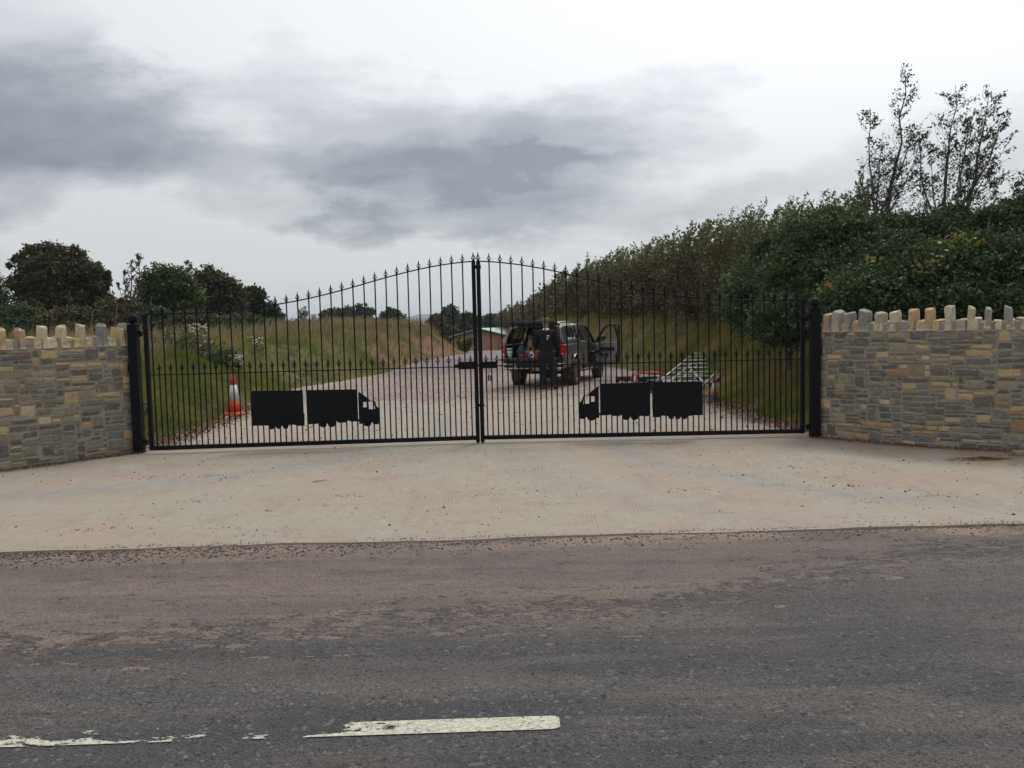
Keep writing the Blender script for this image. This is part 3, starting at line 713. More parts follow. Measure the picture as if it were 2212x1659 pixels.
# ------------------------------------------------------------------ gate posts and gates
mk_, t, b = material('black_paint')
o = t.obj(); n = t.noise(o, 14, 4); t.put(b.inputs['Base Color'], t.mix(t.step(n, .45, .75), (.006, .0065, .0085), (.011, .011, .0125)))
t.put(b.inputs['Roughness'], t.add(.5, t.mul(n, .25))); b.inputs['Specular IOR Level'].default_value = .12
BLK = mk_
mgv, t, b = material('galvanised_steel'); o = t.obj(); n = t.noise(o, 30, 3)
t.put(b.inputs['Base Color'], t.mix(n, (.36, .365, .365), (.52, .525, .52))); b.inputs['Roughness'].default_value = .5; b.inputs['Metallic'].default_value = .35
GALV = mgv
def post(px, py, Y, label, hs):
    p = at(px, py, Y); r = empty('gate_post', (p.x, p.y, 0), 0, label, 'gate post', 'square black posts the gates hang on')
    MB().box((-.06, -.06, 0), (.06, .06, 1.735)).build('post_shaft', BLK, r, bevel=.006)
    MB().box((-.073, -.073, 1.735), (.073, .073, 1.745)).lathe([(.045, 1.745), (.03, 1.757), (.022, 1.766)], 16).build('cap_plate', BLK, r, bevel=.003)
    MB().lathe(sphere_prof(.063, 1.822, 14), 24).build('ball_finial', BLK, r, True)
    MB().box((-hs*.085 if hs > 0 else .06, -.045, 1.12), (-.06 if hs > 0 else .085, .03, 1.22)).build('wall_bracket', BLK, r, bevel=.003)
    for z in (.17, 1.63):
        m = MB().tube([(hs*.06, .0, z), (hs*.20, .0, z)], .011, 8).box((hs*.1-.016, -.02, z-.05), (hs*.1+.016, .02, z+.012)).box((hs*.06-.006, -.03, z-.03), (hs*.06+.006, .03, z+.03)).lathe([(.02, z+.012), (.02, z+.03)], 6, Matrix.Translation((hs*.085, 0, 0)))
        m.tube([(hs*.16, 0, z-.018), (hs*.16, 0, z+.018)], .02, 6)
        m.build('hinge', BLK, r)
    return p
pl_ = post(294, 830, 11.42, 'black ball-topped gate post at the end of the left stone wall', 1)
pr_ = post(1760, 800, 11.42, 'black ball-topped gate post at the end of the right stone wall', -1)

FT = [0, .133, .237, .339, .401, .468, .597, .697, .795, .894, 1]; FZ = [1.872, 1.873, 1.889, 1.935, 1.97, 2.012, 2.136, 2.258, 2.365, 2.448, 2.495]
FT_, FZ_ = np.array(FT), np.array(FZ)
def ztop(tv):
    g = np.linspace(0, 1, 81); z = np.interp(g, FT_, FZ_); z = np.convolve(np.pad(z, 4, 'edge'), np.ones(9)/9, 'valid'); return float(np.interp(tv, g, z))
def finial_mesh():
    m = MB()
    # collar, four splayed ribs framing an open diamond, and a spear tip
    m.lathe([(.009, 0), (.015, .004), (.015, .010), (.010, .015)], 10)
    for k in range(4):
        a = math.pi/2*k+.0; c, s = math.cos(a), math.sin(a)
        m.tube([(c*.004, s*.004, .012), (c*.021, s*.021, .030), (c*.0225, s*.0225, .037), (c*.012, s*.012, .055), (c*.003, s*.003, .070)], [.0055, .0062, .0062, .0055, .005], 6)
        m.tube([(c*.020, s*.020, .030), (c*.030, s*.030, .026)], [.0045, .0025], 5)
    m.lathe([(.010, .062), (.0085, .075), (.005, .092), (.0012, .115)], 8)
    me = m.mesh('finial'); me.materials.append(BLK); me.shade_smooth(); return me
FIN = finial_mesh()
def put(name, me, parent, loc):
    o = bpy.data.objects.new(name, me); C.objects.link(o); o.parent = parent; o.location = loc; return o
def leaf(pa, pc, label, flip):
    pa = Vector(pa); pc = Vector(pc); d = pc-pa; d.z = 0; L = d.length; ang = math.atan2(d.y, d.x)
    r = empty('iron_gate', (pa.x, pa.y, 0), ang, label, 'gate', 'pair of black iron entrance gates')
    s = 1
    def X(u): return u*L
    zb = .062
    MB().box((-.027, -.025, zb), (.027, .025, 1.872)).build('hinge_stile', BLK, r, bevel=.003)
    MB().box((L-.027, -.027, .045), (L+.027, .027, 2.495)).build('closing_stile', BLK, r, bevel=.003)
    put('finial', FIN, r, (L, 0, 2.495)).scale = (1.15, 1.15, 1.08)
    MB().box((.027, -.028, zb), (L-.027, .028, zb+.055)).build('bottom_rail', BLK, r, bevel=.003)
    P = [(.027+(L-.054)*k/60, 0, ztop((.027+(L-.054)*k/60)/L)) for k in range(61)]
    P[0] = (P[0][0]-.03, 0, P[0][2]+.003)
    MB().tube(P, .0085, 8).build('top_rail', BLK, r, True)
    MB().box((.02, -.018, 1.062), (L-.02, .018, 1.074)).build('mid_rail', BLK, r)
    MB().lathe([(.03, .045), (.02, .03), (.012, .015)], 10, Matrix.Translation((L, 0, 0))).tube([(L, 0, .062), (L, 0, .008)], .012, 8).build('drop_bolt', BLK, r)
    n = 58; p = L/(n+1); bars = []
    for k in range(1, n+1):
        x = p*k; lg = (k % 2 == 1); zt = ztop(x/L)+.012 if lg else 1.128
        b_ = MB().tube([(x, 0, zb+.05), (x, 0, zt)], .0092, 8, False).build('long_bar' if lg else 'short_bar', BLK, r, True)
        f = bpy.data.objects.new('finial', FIN); C.objects.link(f); f.parent = b_; f.location = (x, 0, zt-.004)
        if not lg: f.scale = (1, 1, .95)
    return r, L, ang
GL, LL, aL = leaf(at(320.5, 820, 11.3), at(1027.2, 750, 11.6), 'left leaf of the black iron gates, with lorry cut-out facing right', 0)
GR, LR, aR = leaf(at(1733.5, 790, 11.5), at(1037.5, 750, 11.6), 'right leaf of the black iron gates, with lorry cut-out facing left', 1)

# plate cut-outs of a lorry and trailer on each leaf (zoom coordinates of the photo traced, then set on the leaf's plane)
def plate(root, ang, name, pts, ox, oy, k, holes=(), off=-.016):
    n = Vector((-math.sin(ang), math.cos(ang), 0)); ax = Vector((math.cos(ang), math.sin(ang), 0)); p0 = Vector(root.location)
    if n.y < 0: n = -n
    def loc(q):
        w_ = on_plane(ox+q[0]/k, oy+q[1]/k, p0+n*off, n); w_ = w_-p0; return (w_.dot(ax), w_.z)
    sgn = 1 if Vector((-ax.y, ax.x, 0)).dot(n) > 0 else -1
    o = poly_mesh(name, [loc(q) for q in pts], [[loc(q) for q in h] for h in holes], .09, BLK, root, f3=lambda x, z: (x, off*sgn, z), thick=.006)
    return o
def wheel_pts(x0, x1, y0, y1, n=8):   # half-round wheel hanging from y0 down to y1 between x0 and x1
    c = (x0+x1)/2; r_x = (x1-x0)/2; h = y1-y0
    return [(c+r_x*math.cos(a), y0+h*math.sin(a)**.8) for a in [math.pi*(1-i/n) for i in range(1, n)]]
kx = 7.096; ox, oy = 528.6, 813.2
tl_ = [(108, 222), (889, 212), (905, 560), (918, 575), (918, 757), (790, 757), (782, 742), (674, 742), (664, 775)]+wheel_pts(590, 664, 778, 804)[::-1]+[(588, 775), (576, 748), (560, 780)]+wheel_pts(482, 560, 780, 804)[::-1]+[(482, 772), (458, 772), (450, 790)]+wheel_pts(374, 450, 788, 812)[::-1]+[(370, 752), (122, 757)]
plate(GL, aL, 'trailer_cutout', tl_, ox, oy, kx)
tl2 = [(948, 210), (1708, 196), (1730, 655), (1742, 657), (1742, 690), (1616, 692), (1612, 680), (1566, 680), (1560, 706), (1424, 708), (1412, 686), (1400, 690), (1388, 745)]+wheel_pts(1276, 1388, 735, 776)[::-1]+[(1272, 722), (1262, 716), (1256, 745)]+wheel_pts(1150, 1256, 735, 782)[::-1]+[(1146, 718), (1090, 730), (980, 735), (966, 722), (940, 720)][0:3]+[(966, 730)]
plate(GL, aL, 'lorry_body_cutout', tl2, ox, oy, kx)
cab = [(1740, 232), (1756, 240), (1914, 352), (1905, 372), (1985, 374), (2000, 384), (2018, 450), (2034, 468), (2052, 480), (2060, 580), (2068, 595), (2068, 626), (2058, 640), (2056, 732), (1972, 734), (1962, 706), (1945, 704), (1936, 735)]+wheel_pts(1820, 1936, 730, 764)[::-1]+[(1808, 712), (1795, 728), (1757, 728), (1752, 690), (1741, 688), (1741, 655), (1752, 650)]
win1 = [(1803, 392), (1868, 390), (1870, 472), (1806, 474)]; win2 = [(1884, 386), (1976, 383), (2000, 492), (1990, 500), (1888, 502)]
plate(GL, aL, 'cab_cutout', cab, ox, oy, kx, [win1, win2])
kx = 6.8; kx = 2212/480*2212/3264*0+4.6083*1.47559; ox, oy = 1800/1.47559, 1180/1.47559
cab = [(498, 228), (340, 352), (350, 372), (284, 374), (268, 384), (258, 430), (232, 462), (218, 480), (212, 580), (204, 592), (203, 615), (216, 630), (228, 716), (300, 718), (310, 685), (324, 690)]+wheel_pts(336, 448, 700, 742)+[(452, 695), (470, 704), (504, 702), (508, 664), (520, 662), (520, 632), (506, 624)]
win1 = [(386, 382), (448, 382), (450, 460), (388, 464)]; win2 = [(282, 384), (366, 380), (372, 490), (272, 494)]
plate(GR, aR, 'cab_cutout', cab, ox, oy, kx, [win1, win2])
tb = [(524, 196), (1244, 182), (1246, 655), (1226, 678), (1110, 672), (1090, 668), (1076, 700)]+wheel_pts(974, 1076, 690, 732)[::-1]+[(968, 684), (958, 684)]+wheel_pts(850, 958, 690, 734)[::-1]+[(840, 672), (828, 650), (820, 672), (690, 674), (682, 650), (640, 660), (520, 666)]
plate(GR, aR, 'lorry_body_cutout', tb, ox, oy, kx)
tb = [(1290, 178), (2024, 166), (2030, 660), (1872, 662), (1860, 672), (1802, 672), (1796, 700)]+wheel_pts(1716, 1796, 690, 720)[::-1]+[(1710, 684), (1700, 690)]+wheel_pts(1622, 1700, 690, 720)[::-1]+[(1614, 672), (1600, 690)]+wheel_pts(1528, 1600, 690, 720)[::-1]+[(1520, 672), (1410, 668), (1408, 690), (1296, 692), (1284, 520)]
plate(GR, aR, 'trailer_cutout', tb, ox, oy, kx)
# slide bolt and its housing, straps joining the stiles
def inleaf(root, ang, w_): q = Vector(w_)-Vector(root.location); return Vector((q.x*math.cos(-ang)-q.y*math.sin(-ang), q.x*math.sin(-ang)+q.y*math.cos(-ang), q.z))
m = MB().box((LL-.025-.22, -.055, 1.035), (LL-.027, -.022, 1.135)); m.box((LL-.30, -.05, 1.055), (LL-.245, -.03, 1.10)).box((LL-.29, -.046, 1.07), (LL+.05, -.062, 1.095))
m.build('bolt_housing', BLK, GL, bevel=.003)
m = MB().box((LR-.027-.20, .022, 1.04), (LR-.027, .055, 1.13)).build('bolt_keeper', BLK, GR, bevel=.003)
for z, h in ((2.385, .05), (.52, .035)): MB().box((LL+.02, -.036, z), (LL+.10, -.028, z+h)).build('stop_strap', BLK, GL)
pk = at(1058, 820, 11.52); pd = empty('padlock', (pk.x, pk.y, 0), 0, 'small dark padlock hanging open below the bolt where the gates meet', 'padlock')
mpl, t, b = material('dark_steel'); b.inputs['Base Color'].default_value = (.05, .05, .055, 1); b.inputs['Metallic'].default_value = .7; b.inputs['Roughness'].default_value = .4
MB().box((-.026, -.012, .875), (.026, .012, .945)).build('lock_body', mpl, pd, bevel=.004)
mlb, t, b = material('pale_label'); b.inputs['Base Color'].default_value = (.42, .42, .40, 1)
MB().box((-.006, -.0135, .885), (.006, -.0125, .93)).build('lock_label', mlb, pd)
MB().tube([(-.016, 0, .945), (-.018, 0, 1.00), (-.012, 0, 1.03), (.002, 0, 1.035), (.008, 0, 1.02), (.008, 0, 1.0)], .0045, 8).build('shackle', mpl, pd, True)

# ------------------------------------------------------------------ materials for the yard's things
def plain(name, col, rough=.6, metal=0, spec=.5, noise=None, bump=0):
    m, t, b = material(name); o = t.obj(); c = col
    if noise: c = t.mix(t.mul(t.step(t.noise(o, noise[0], 5, .65), .38, .68), noise[1]), (*col, 1), noise[2])
    t.put(b.inputs['Base Color'], c if noise else (*col, 1)); b.inputs['Roughness'].default_value = rough; b.inputs['Metallic'].default_value = metal; b.inputs['Specular IOR Level'].default_value = spec
    if bump: t.put(b.inputs['Normal'], t.bump(t.noise(o, bump, 4, .7), .5, .01))
    return m
DIRTY = (.13, .10, .078)
PAINT, t, b = material('muddy_grey_paint'); o = t.obj(); z = t.sep(o)[2]; n = t.noise(o, 3, 5, .65); n2 = t.noise(o, 25, 4, .7)
mudf = t.step(t.add(z, t.mul(t.sub(n, .5), .9)), 1.25, .62)
c = t.mix(t.mul(mudf, .8), (.085, .083, .086), (.155, .125, .10)); c = t.mix(t.mul(t.step(n2, .5, .75), .3), c, (.24, .20, .165))
t.put(b.inputs['Base Color'], c); t.put(b.inputs['Roughness'], t.add(.28, t.mul(mudf, .5))); b.inputs['Metallic'].default_value = .25
b.inputs['Coat Weight'].default_value = .35; b.inputs['Coat Roughness'].default_value = .12
TRIM = plain('black_trim', (.015, .015, .017), .5, noise=(6, .35, (.05, .042, .036)))
GLASS, t, b = material('tinted_glass'); b.inputs['Base Color'].default_value = (.02, .025, .025, 1); b.inputs['Roughness'].default_value = .06; b.inputs['Alpha'].default_value = .62
MUD = plain('muddy_rubber', (.035, .032, .03), .9, noise=(7, .75, (.13, .098, .075)), bump=60)
RIM = plain('muddy_alloy', (.16, .13, .105), .7, .2, noise=(9, .6, (.20, .14, .10)))
UNDER = plain('muddy_chassis', (.05, .042, .036), .9, noise=(5, .7, (.12, .085, .06)))
CHROME = plain('dusty_chrome', (.62, .60, .56), .28, .9, noise=(12, .5, (.35, .30, .25)))
INNER = plain('dark_interior', (.03, .03, .032), .8)
GREY = plain('grey_door_lining', (.30, .275, .27), .75, noise=(4, .4, (.15, .135, .12)))
REDL, t, b = material('red_lens'); b.inputs['Base Color'].default_value = (.42, .012, .012, 1); b.inputs['Roughness'].default_value = .15; b.inputs['Coat Weight'].default_value = .6
ORGL, t, b = material('orange_lens'); b.inputs['Base Color'].default_value = (.62, .13, .015, 1); b.inputs['Roughness'].default_value = .2
WHTL, t, b = material('clear_lens'); b.inputs['Base Color'].default_value = (.62, .60, .58, 1); b.inputs['Roughness'].default_value = .15

# ------------------------------------------------------------------ pickup truck (x right, y forward from the rear axle)
TX, TY, TYAW = .92, 22.85, R(-18)
T = empty('pickup_truck', (TX, TY, .012), TYAW, 'muddy dark grey pickup truck with its rear hatch raised, tailgate down and driver door open', 'pickup truck')
T.scale = (.93, 1.01, .945)
def xb(y, z):        # half width of the body
    base = .865+.012*math.sin((z-.45)*4)
    if z > 1.16: base -= (z-1.16)*.34
    if y < -.9: base -= (-.9-y)**2*.6
    if y > 3.1: base -= (y-3.1)**2*.22
    # flared arches
    for yc in (0, 3.0):
        d = math.hypot(y-yc, z-.38); base += .035*math.exp(-((d-.46)/.07)**2)
    return base
def arch(yc, r, n=12, z0=.40): return [(yc+r*math.cos(a), z0+r*math.sin(a)) for a in [math.pi*i/n for i in range(n+1)]]
def side(name, outline, holes, sgn, mat=PAINT, step=.09, parent=None, dx=0):
    return poly_mesh(name, outline, holes, step, mat, parent or T, f3=lambda y, z: (sgn*(xb(y, z)+dx), y, z), smooth=True, thick=.012)
for sgn in (1, -1):
    # load bed side with the wheel arch cut out
    side('bed_side', [(-1.18, .52), (-.47, .52)]+[p for p in arch(0, .47)[::-1] if p[1] > .5]+[(.47, .50), (.62, .50), (.52, 1.17), (-1.18, 1.17), (-1.20, .9)], [], sgn)
    A = arch(0, .485); MB().tube([(sgn*(xb(p[0], p[1])+.018), p[0], p[1]) for p in arch(0, .475)], .016, 6).build('arch_trim', CHROME if sgn > 0 else TRIM, T, True)
    # canopy side with two windows, its rear edge raked
    side('canopy_side', [(-1.14, 1.18), (.40, 1.18), (.42, 1.66), (-.72, 1.68), (-.88, 1.66)], [[(-.62, 1.34), (-.10, 1.33), (-.12, 1.60), (-.55, 1.61)], [(-.04, 1.33), (.26, 1.33), (.24, 1.59), (-.06, 1.60)]], sgn)
    for w_ in ([(-.66, 1.32), (-.08, 1.31), (-.10, 1.62), (-.58, 1.63)], [(-.07, 1.31), (.29, 1.31), (.27, 1.61), (-.09, 1.62)]): side('canopy_window', w_, [], sgn, GLASS, dx=-.008)
    MB().tube([(sgn*(xb(-1, 1.3)+.01), -1.0, 1.28), (sgn*(xb(.3, 1.3)+.01), .36, 1.28)], .008, 6).build('moulding', CHROME if sgn > 0 else TRIM, T)
    # rear passenger door, frame and pane
    side('rear_door', [(.55, .88), (.68, .62), (.80, .50), (1.40, .46), (1.40, 1.18), (1.30, 1.69), (.72, 1.66), (.56, 1.2)], [[(.70, 1.22), (1.30, 1.22), (1.22, 1.61), (.80, 1.59)]], sgn)
    side('door_pane', [(.68, 1.20), (1.32, 1.20), (1.24, 1.63), (.78, 1.61)], [], sgn, GLASS, dx=-.008)
    MB().box((sgn*.865-.012, .66, 1.02), (sgn*.865+.03, .82, 1.05)).build('door_handle', TRIM, T, bevel=.004)
    # sill, step tube, front wing
    MB().box((sgn*.80-.04, .5, .40), (sgn*.80+.04, 2.5, .50)).build('sill', UNDER, T)
    MB().tube([(sgn*.70, .55, .42), (sgn*.93, .66, .38), (sgn*.94, 2.3, .38), (sgn*.70, 2.45, .42)], .036, 10).build('side_step', plain('muddy_tube', (.19, .13, .105), .6), T, True)
    side('front_wing', [(2.44, .46), (2.52, .46)]+[p for p in arch(3.0, .46)[::-1] if p[1] > .45]+[(3.47, .46), (3.80, .55), (3.78, .92), (3.4, 1.03), (2.5, 1.13), (2.42, 1.1)], [], sgn)
# left front door, closed
side('front_door', [(1.42, .47), (2.42, .47), (2.43, 1.13), (2.30, 1.22), (1.75, 1.60), (1.62, 1.68), (1.36, 1.69), (1.42, 1.18)], [[(1.50, 1.22), (2.22, 1.22), (1.72, 1.56), (1.46, 1.60)]], -1)
side('door_pane', [(1.48, 1.20), (2.24, 1.20), (1.72, 1.58), (1.44, 1.62)], [], -1, GLASS, dx=-.008)
# roof over cab and canopy
V_ = []; F_ = []; ys_ = [-1.0, -.85, -.5, 0, .4, .44, .5, 1.0, 1.5, 1.75, 1.9]; zs_ = [1.655, 1.70, 1.715, 1.722, 1.715, 1.70, 1.735, 1.75, 1.74, 1.71, 1.67]
for y, z in zip(ys_, zs_):
    for k in range(9):
        u = -1+k/4; V_.append((u*(.69 if abs(u) < 1 else .70), y, z-.05*abs(u)**3-.012*(abs(u) == 1)))
for j in range(len(ys_)-1):
    for k in range(8): a = j*9+k; F_.append((a, a+1, a+10, a+9))
me = bpy.data.meshes.new('roof'); me.from_pydata(V_, [], F_); ro = link('roof', me, PAINT, T, True); q = ro.modifiers.new('s', 'SOLIDIFY'); q.thickness = .02
for sgn in (1, -1):
    MB().tube([(sgn*.62, -.86, 1.68), (sgn*.62, -.80, 1.76), (sgn*.62, -.2, 1.775), (sgn*.62, .25, 1.76), (sgn*.62, .36, 1.70)], .018, 8).build('roof_rail', plain('silver_rail', (.5, .5, .5), .35, .6), T, True)
    MB().tube([(sgn*.70, 1.84, 1.67), (sgn*.735, 2.08, 1.52), (sgn*.79, 2.36, 1.29), (sgn*.81, 2.50, 1.14)], [.035, .038, .04, .05], 8).build('windscreen_pillar', PAINT if sgn < 0 else TRIM, T, True)
ws = MB().add([(-.68, 1.88, 1.67), (.68, 1.88, 1.67), (.80, 2.52, 1.13), (-.80, 2.52, 1.13)], [(0, 1, 2, 3)]).build('windscreen', GLASS, T)
V_ = []; F_ = []
for y, z in ((2.50, 1.13), (3.0, 1.10), (3.5, 1.04), (3.75, .97), (3.84, .86)):
    for k in range(7): u = -1+k/3; V_.append((u*(.80-.02*(y-2.5)), y, z-.05*abs(u)**3))
for j in range(4):
    for k in range(6): a = j*7+k; F_.append((a, a+1, a+8, a+7))
me = bpy.data.meshes.new('bonnet'); me.from_pydata(V_, [], F_); link('bonnet', me, PAINT, T, True)
MB().box((-.80, 3.72, .42), (.80, 3.90, .80)).build('front_bumper', PAINT, T, bevel=.04)
# load bed, bulkhead, underbody
bb = MB().box((-.76, -1.18, .74), (.76, .48, .78)).box((-.84, -1.16, .78), (-.78, .45, 1.17)).box((.78, -1.16, .78), (.84, .45, 1.17)).box((-.80, .43, .5), (.80, .48, 1.20))
bb.build('load_bed', INNER, T)
MB().box((-.70, .40, 1.20), (.70, .43, 1.36)).box((-.66, .40, 1.58), (.66, .43, 1.68)).box((-.70, .40, 1.36), (-.52, .43, 1.58)).box((.52, .40, 1.36), (.70, .43, 1.58)).build('canopy_bulkhead', INNER, T)
MB().box((-.55, -1.0, .46), (-.42, 3.5, .60)).box((.42, -1.0, .46), (.55, 3.5, .60)).box((-.75, .5, .48), (.75, 2.5, .54)).box((-.78, -1.14, .52), (.78, -1.05, .74)).tube([(-.66, 0, .36), (.66, 0, .36)], .05, 10).lathe(sphere_prof(.15, .36, 8), 12, Matrix.Translation((.1, 0, 0))).tube([(-.40, -.2, .42), (-.40, -1.2, .40)], .035, 8).box((-.6, 2.9, .32), (.6, 3.5, .5)).build('underbody', UNDER, T)
MB().box((-.78, -1.245, .50), (.78, -1.15, .73)).build('rear_valance', plain('mud_brown', (.105, .072, .05), .9, noise=(6, .5, (.05, .04, .035))), T, bevel=.01)
for z, yy, x0, x1 in ((.655, -1.33, -.86, -.45), (.655, -1.33, .42, .86), (.545, -1.33, -.84, .84)):
    pts = [(x0, yy, z), (x1, yy, z)]
    if x0 < -.8: pts = [(x0-.0, -1.20, z), (x0, yy+.03, z), (x0+.04, yy, z)]+[(x1, yy, z)]
    if x1 > .8: pts = pts[:-1]+[(x1-.04, yy, z), (x1, yy+.03, z), (x1, -1.18, z)]
    MB().tube(pts, .022, 10).build('bumper_tube', CHROME, T, True)
for x in (-.46, .43): MB().box((x-.02, -1.35, .53), (x+.02, -1.31, .68)).build('bumper_bracket', CHROME, T, bevel=.004)
MB().box((-.04, -1.42, .44), (.04, -1.2, .49)).lathe(sphere_prof(.028, .53, 8), 10, Matrix.Translation((0, -1.40, 0))).build('tow_bar', TRIM, T)
# tailgate lying open, rear pillars, raised glass hatch
tg = MB().box((-.74, -1.74, .765), (.74, -1.20, .83)).build('tailgate', plain('muddy_tailgate', (.075, .062, .052), .8, noise=(5, .6, (.14, .10, .075))), T, bevel=.012)
MB().box((-.74, -1.755, .785), (.74, -1.742, .812)).build('tailgate_edge', TRIM, tg)
MB().box((-.10, -1.3, .845-.013), (.35, -1.6, .846)).build('tailgate_latch', TRIM, tg)
for sgn in (1, -1):
    side_x = lambda z: sgn*(xb(-1.15, z))
    pv_ = [(sgn*(xb(-1.17, z)-.005), y, z) for z, y in ((.80, -1.19), (1.17, -1.17))]
    MB().box((sgn*.80-.05, -1.20, .74), (sgn*.80+.035, -1.12, 1.18)).build('bed_pillar', PAINT, T, bevel=.008)
    MB().tube([(sgn*.80, -1.14, 1.17), (sgn*.76, -1.06, 1.36), (sgn*.70, -.93, 1.58), (sgn*.665, -.86, 1.68)], [.036, .034, .032, .03], 8).build('canopy_pillar', PAINT, T, True)
    # tail lamp: a teardrop wrapped round the corner, silver rim under it
    prof = [(1.16, .03), (1.14, .10), (1.08, .155), (1.0, .17), (.93, .155), (.87, .115), (.835, .05)]
    V_ = []; F_ = []
    for z, e in prof: V_ += [(sgn*.775, -1.215, z), (sgn*.83, -1.225, z), (sgn*.868, -1.205, z), (sgn*.885, -1.16, z), (sgn*.884, -1.16+e, z)]
    for j in range(len(prof)-1):
        for k in range(4): a = j*5+k; F_.append((a, a+1, a+6, a+5))
    me = bpy.data.meshes.new('tail_lamp'); me.from_pydata(V_, [], F_); tl_o = link('tail_lamp', me, REDL, T, True); q = tl_o.modifiers.new('s', 'SOLIDIFY'); q.thickness = .02
    MB().lathe([(.001, -.012), (.035, -.008), (.035, .0)], 14, Matrix.Translation((sgn*.835, -1.232, .915)) @ Matrix.Rotation(R(-90), 4, 'X')).build('reverse_lens', WHTL, tl_o)
    MB().box((sgn*.83-.03, -1.236, 1.02), (sgn*.83+.03, -1.222, 1.09)).build('indicator_lens', ORGL, tl_o, bevel=.005)
    MB().tube([(sgn*.80, -1.225, .815), (sgn*.87, -1.21, .835), (sgn*.892, -1.12, .87), (sgn*.894, -1.03, .94), (sgn*.894, -.995, 1.02)], .012, 6).build('lamp_rim', CHROME, T, True)
    MB().box((sgn*.84-.03, -1.258, .685), (sgn*.84+.03, -1.245, .735)).build('reflector', REDL, T)
    MB().box((sgn*.71-.13, -.50, .20), (sgn*.71+.13, -.485, .52)).build('mud_flap', UNDER, T)
h_ = MB().box((-.66, -1.62, 1.69), (.66, -.88, 1.715)).build('rear_hatch', GLASS, T); HM = Matrix.Translation((0, -.88, 1.70)) @ Matrix.Rotation(R(-7), 4, 'X') @ Matrix.Translation((0, .88, -1.70)); h_.matrix_local = HM
MB().box((-.69, -1.66, 1.665), (.69, -1.60, 1.72)).box((-.69, -.94, 1.675), (.69, -.86, 1.72)).box((-.69, -1.62, 1.67), (-.63, -.9, 1.718)).box((.63, -1.62, 1.67), (.69, -.9, 1.718)).box((-.62, -1.56, 1.655), (.62, -1.46, 1.667)).build('hatch_frame', TRIM, h_, bevel=.006)
for sgn in (1, -1): MB().tube([(sgn*.66, -1.34, 1.67), (sgn*.72, -1.02, 1.42)], .011, 6).build('gas_strut', TRIM, T)
# wheels
for x, y in ((.81, 0), (-.81, 0), (.81, 3.0), (-.81, 3.0)):
    sg = 1 if x > 0 else -1; W = empty('wheel', (x, y, .36)); W.parent = T; W.scale = (1, 1, 1.04)
    Mx = Matrix.Rotation(R(90)*sg, 4, 'Y')
    ty = MB().lathe([(.215, .05), (.24, .115), (.31, .132), (.345, .12), (.357, .095), (.352, .04), (.357, .0), (.352, -.04), (.357, -.095), (.345, -.12), (.31, -.132), (.24, -.115), (.215, -.05)], 30, Mx).build('tyre', MUD, W, True)
    lug = MB()
    for k in range(30):
        for zz in (-.1, 0, .1):
            lug.box((-.016, .346, -.024), (.016, .362, .024), Mx @ Matrix.Translation((0, 0, zz)) @ Matrix.Rotation(2*math.pi*(k+.5*(zz == 0))/30, 4, 'Z'))
    lug.build('tread_lugs', MUD, ty)
    rm = MB().lathe([(.218, .045), (.22, .10), (.205, .108), (.19, .06), (.05, .045), (.05, .085), (.001, .09)], 24, Mx)
    for k in range(6): rm.box((.04, -.024, .05), (.2, .024, .09), Mx @ Matrix.Rotation(2*math.pi*k/6, 4, 'Z'))
    rm.build('rim', RIM, W)
# cab interior
for x in (-.36, .36):
    st = MB().box((x-.24, 1.45, .85), (x+.24, 1.60, 1.38)).box((x-.24, 1.5, .72), (x+.24, 2.0, .87)).box((x-.13, 1.47, 1.40), (x+.13, 1.56, 1.56)).build('seat', INNER, T, bevel=.03)
MB().box((-.70, .56, .80), (.70, .70, 1.34)).box((-.70, .62, .72), (.70, 1.1, .86)).build('rear_bench', INNER, T, bevel=.03)
MB().box((-.76, 2.25, .85), (.76, 2.48, 1.13)).build('dashboard', INNER, T, bevel=.03)
Ms = Matrix.Translation((.36, 2.12, 1.06)) @ Matrix.Rotation(R(-62), 4, 'X')
MB().tube([Ms @ Vector((.18*math.cos(a), .18*math.sin(a), 0)) for a in [2*math.pi*i/20 for i in range(21)]], .014, 6).tube([Ms @ Vector((-.17, 0, 0)), Ms @ Vector((.17, 0, 0))], .014, 6).build('steering_wheel', TRIM, T, True)
MB().add([(-.83, .5, .54), (.83, .5, .54), (.83, 2.5, .54), (-.83, 2.5, .54)], [(0, 1, 2, 3)]).build('cab_floor', INNER, T)
# open driver's door on the right-hand side: hinged at its front edge
D = empty('open_door', (.872, 2.40, 0)); D.parent = T; D.rotation_euler = (0, 0, R(60))
def dpt(y, z, o=0): return (o-max(0, z-1.16)*.33+.02*math.sin((z-.45)*4)-.0, y, z)
dl_ = [(0, .50), (-.03, .47), (-1.0, .47), (-1.03, .7), (-1.02, 1.18), (-1.05, 1.69), (-.80, 1.685), (-.55, 1.60), (-.10, 1.22), (0, 1.14)]
poly_mesh('door_skin', dl_, [[(-.97, 1.20), (-.17, 1.20), (-.58, 1.545), (-.78, 1.62), (-.98, 1.63)]], .09, TRIM, D, f3=lambda y, z: dpt(y, z), smooth=True, thick=.035)
dlin = poly_mesh('door_lining', [(-.04, .52), (-.90, .52), (-.955, .60), (-.96, 1.17), (-.5, 1.175), (-.05, 1.12)], [], .09, GREY, D, f3=lambda y, z: (dpt(y, z)[0]-.045, y, z), smooth=True, thick=.03)
MB().box((-.115, -.88, .90), (-.055, -.30, .985)).box((-.12, -.34, .80), (-.055, -.12, .90)).build('arm_rest', TRIM, dlin, bevel=.02)
MB().box((-.075, -.62, .72), (-.058, -.50, .80)).box((-.075, -.42, .72), (-.058, -.32, .79)).build('door_pocket', TRIM, dlin, bevel=.006)
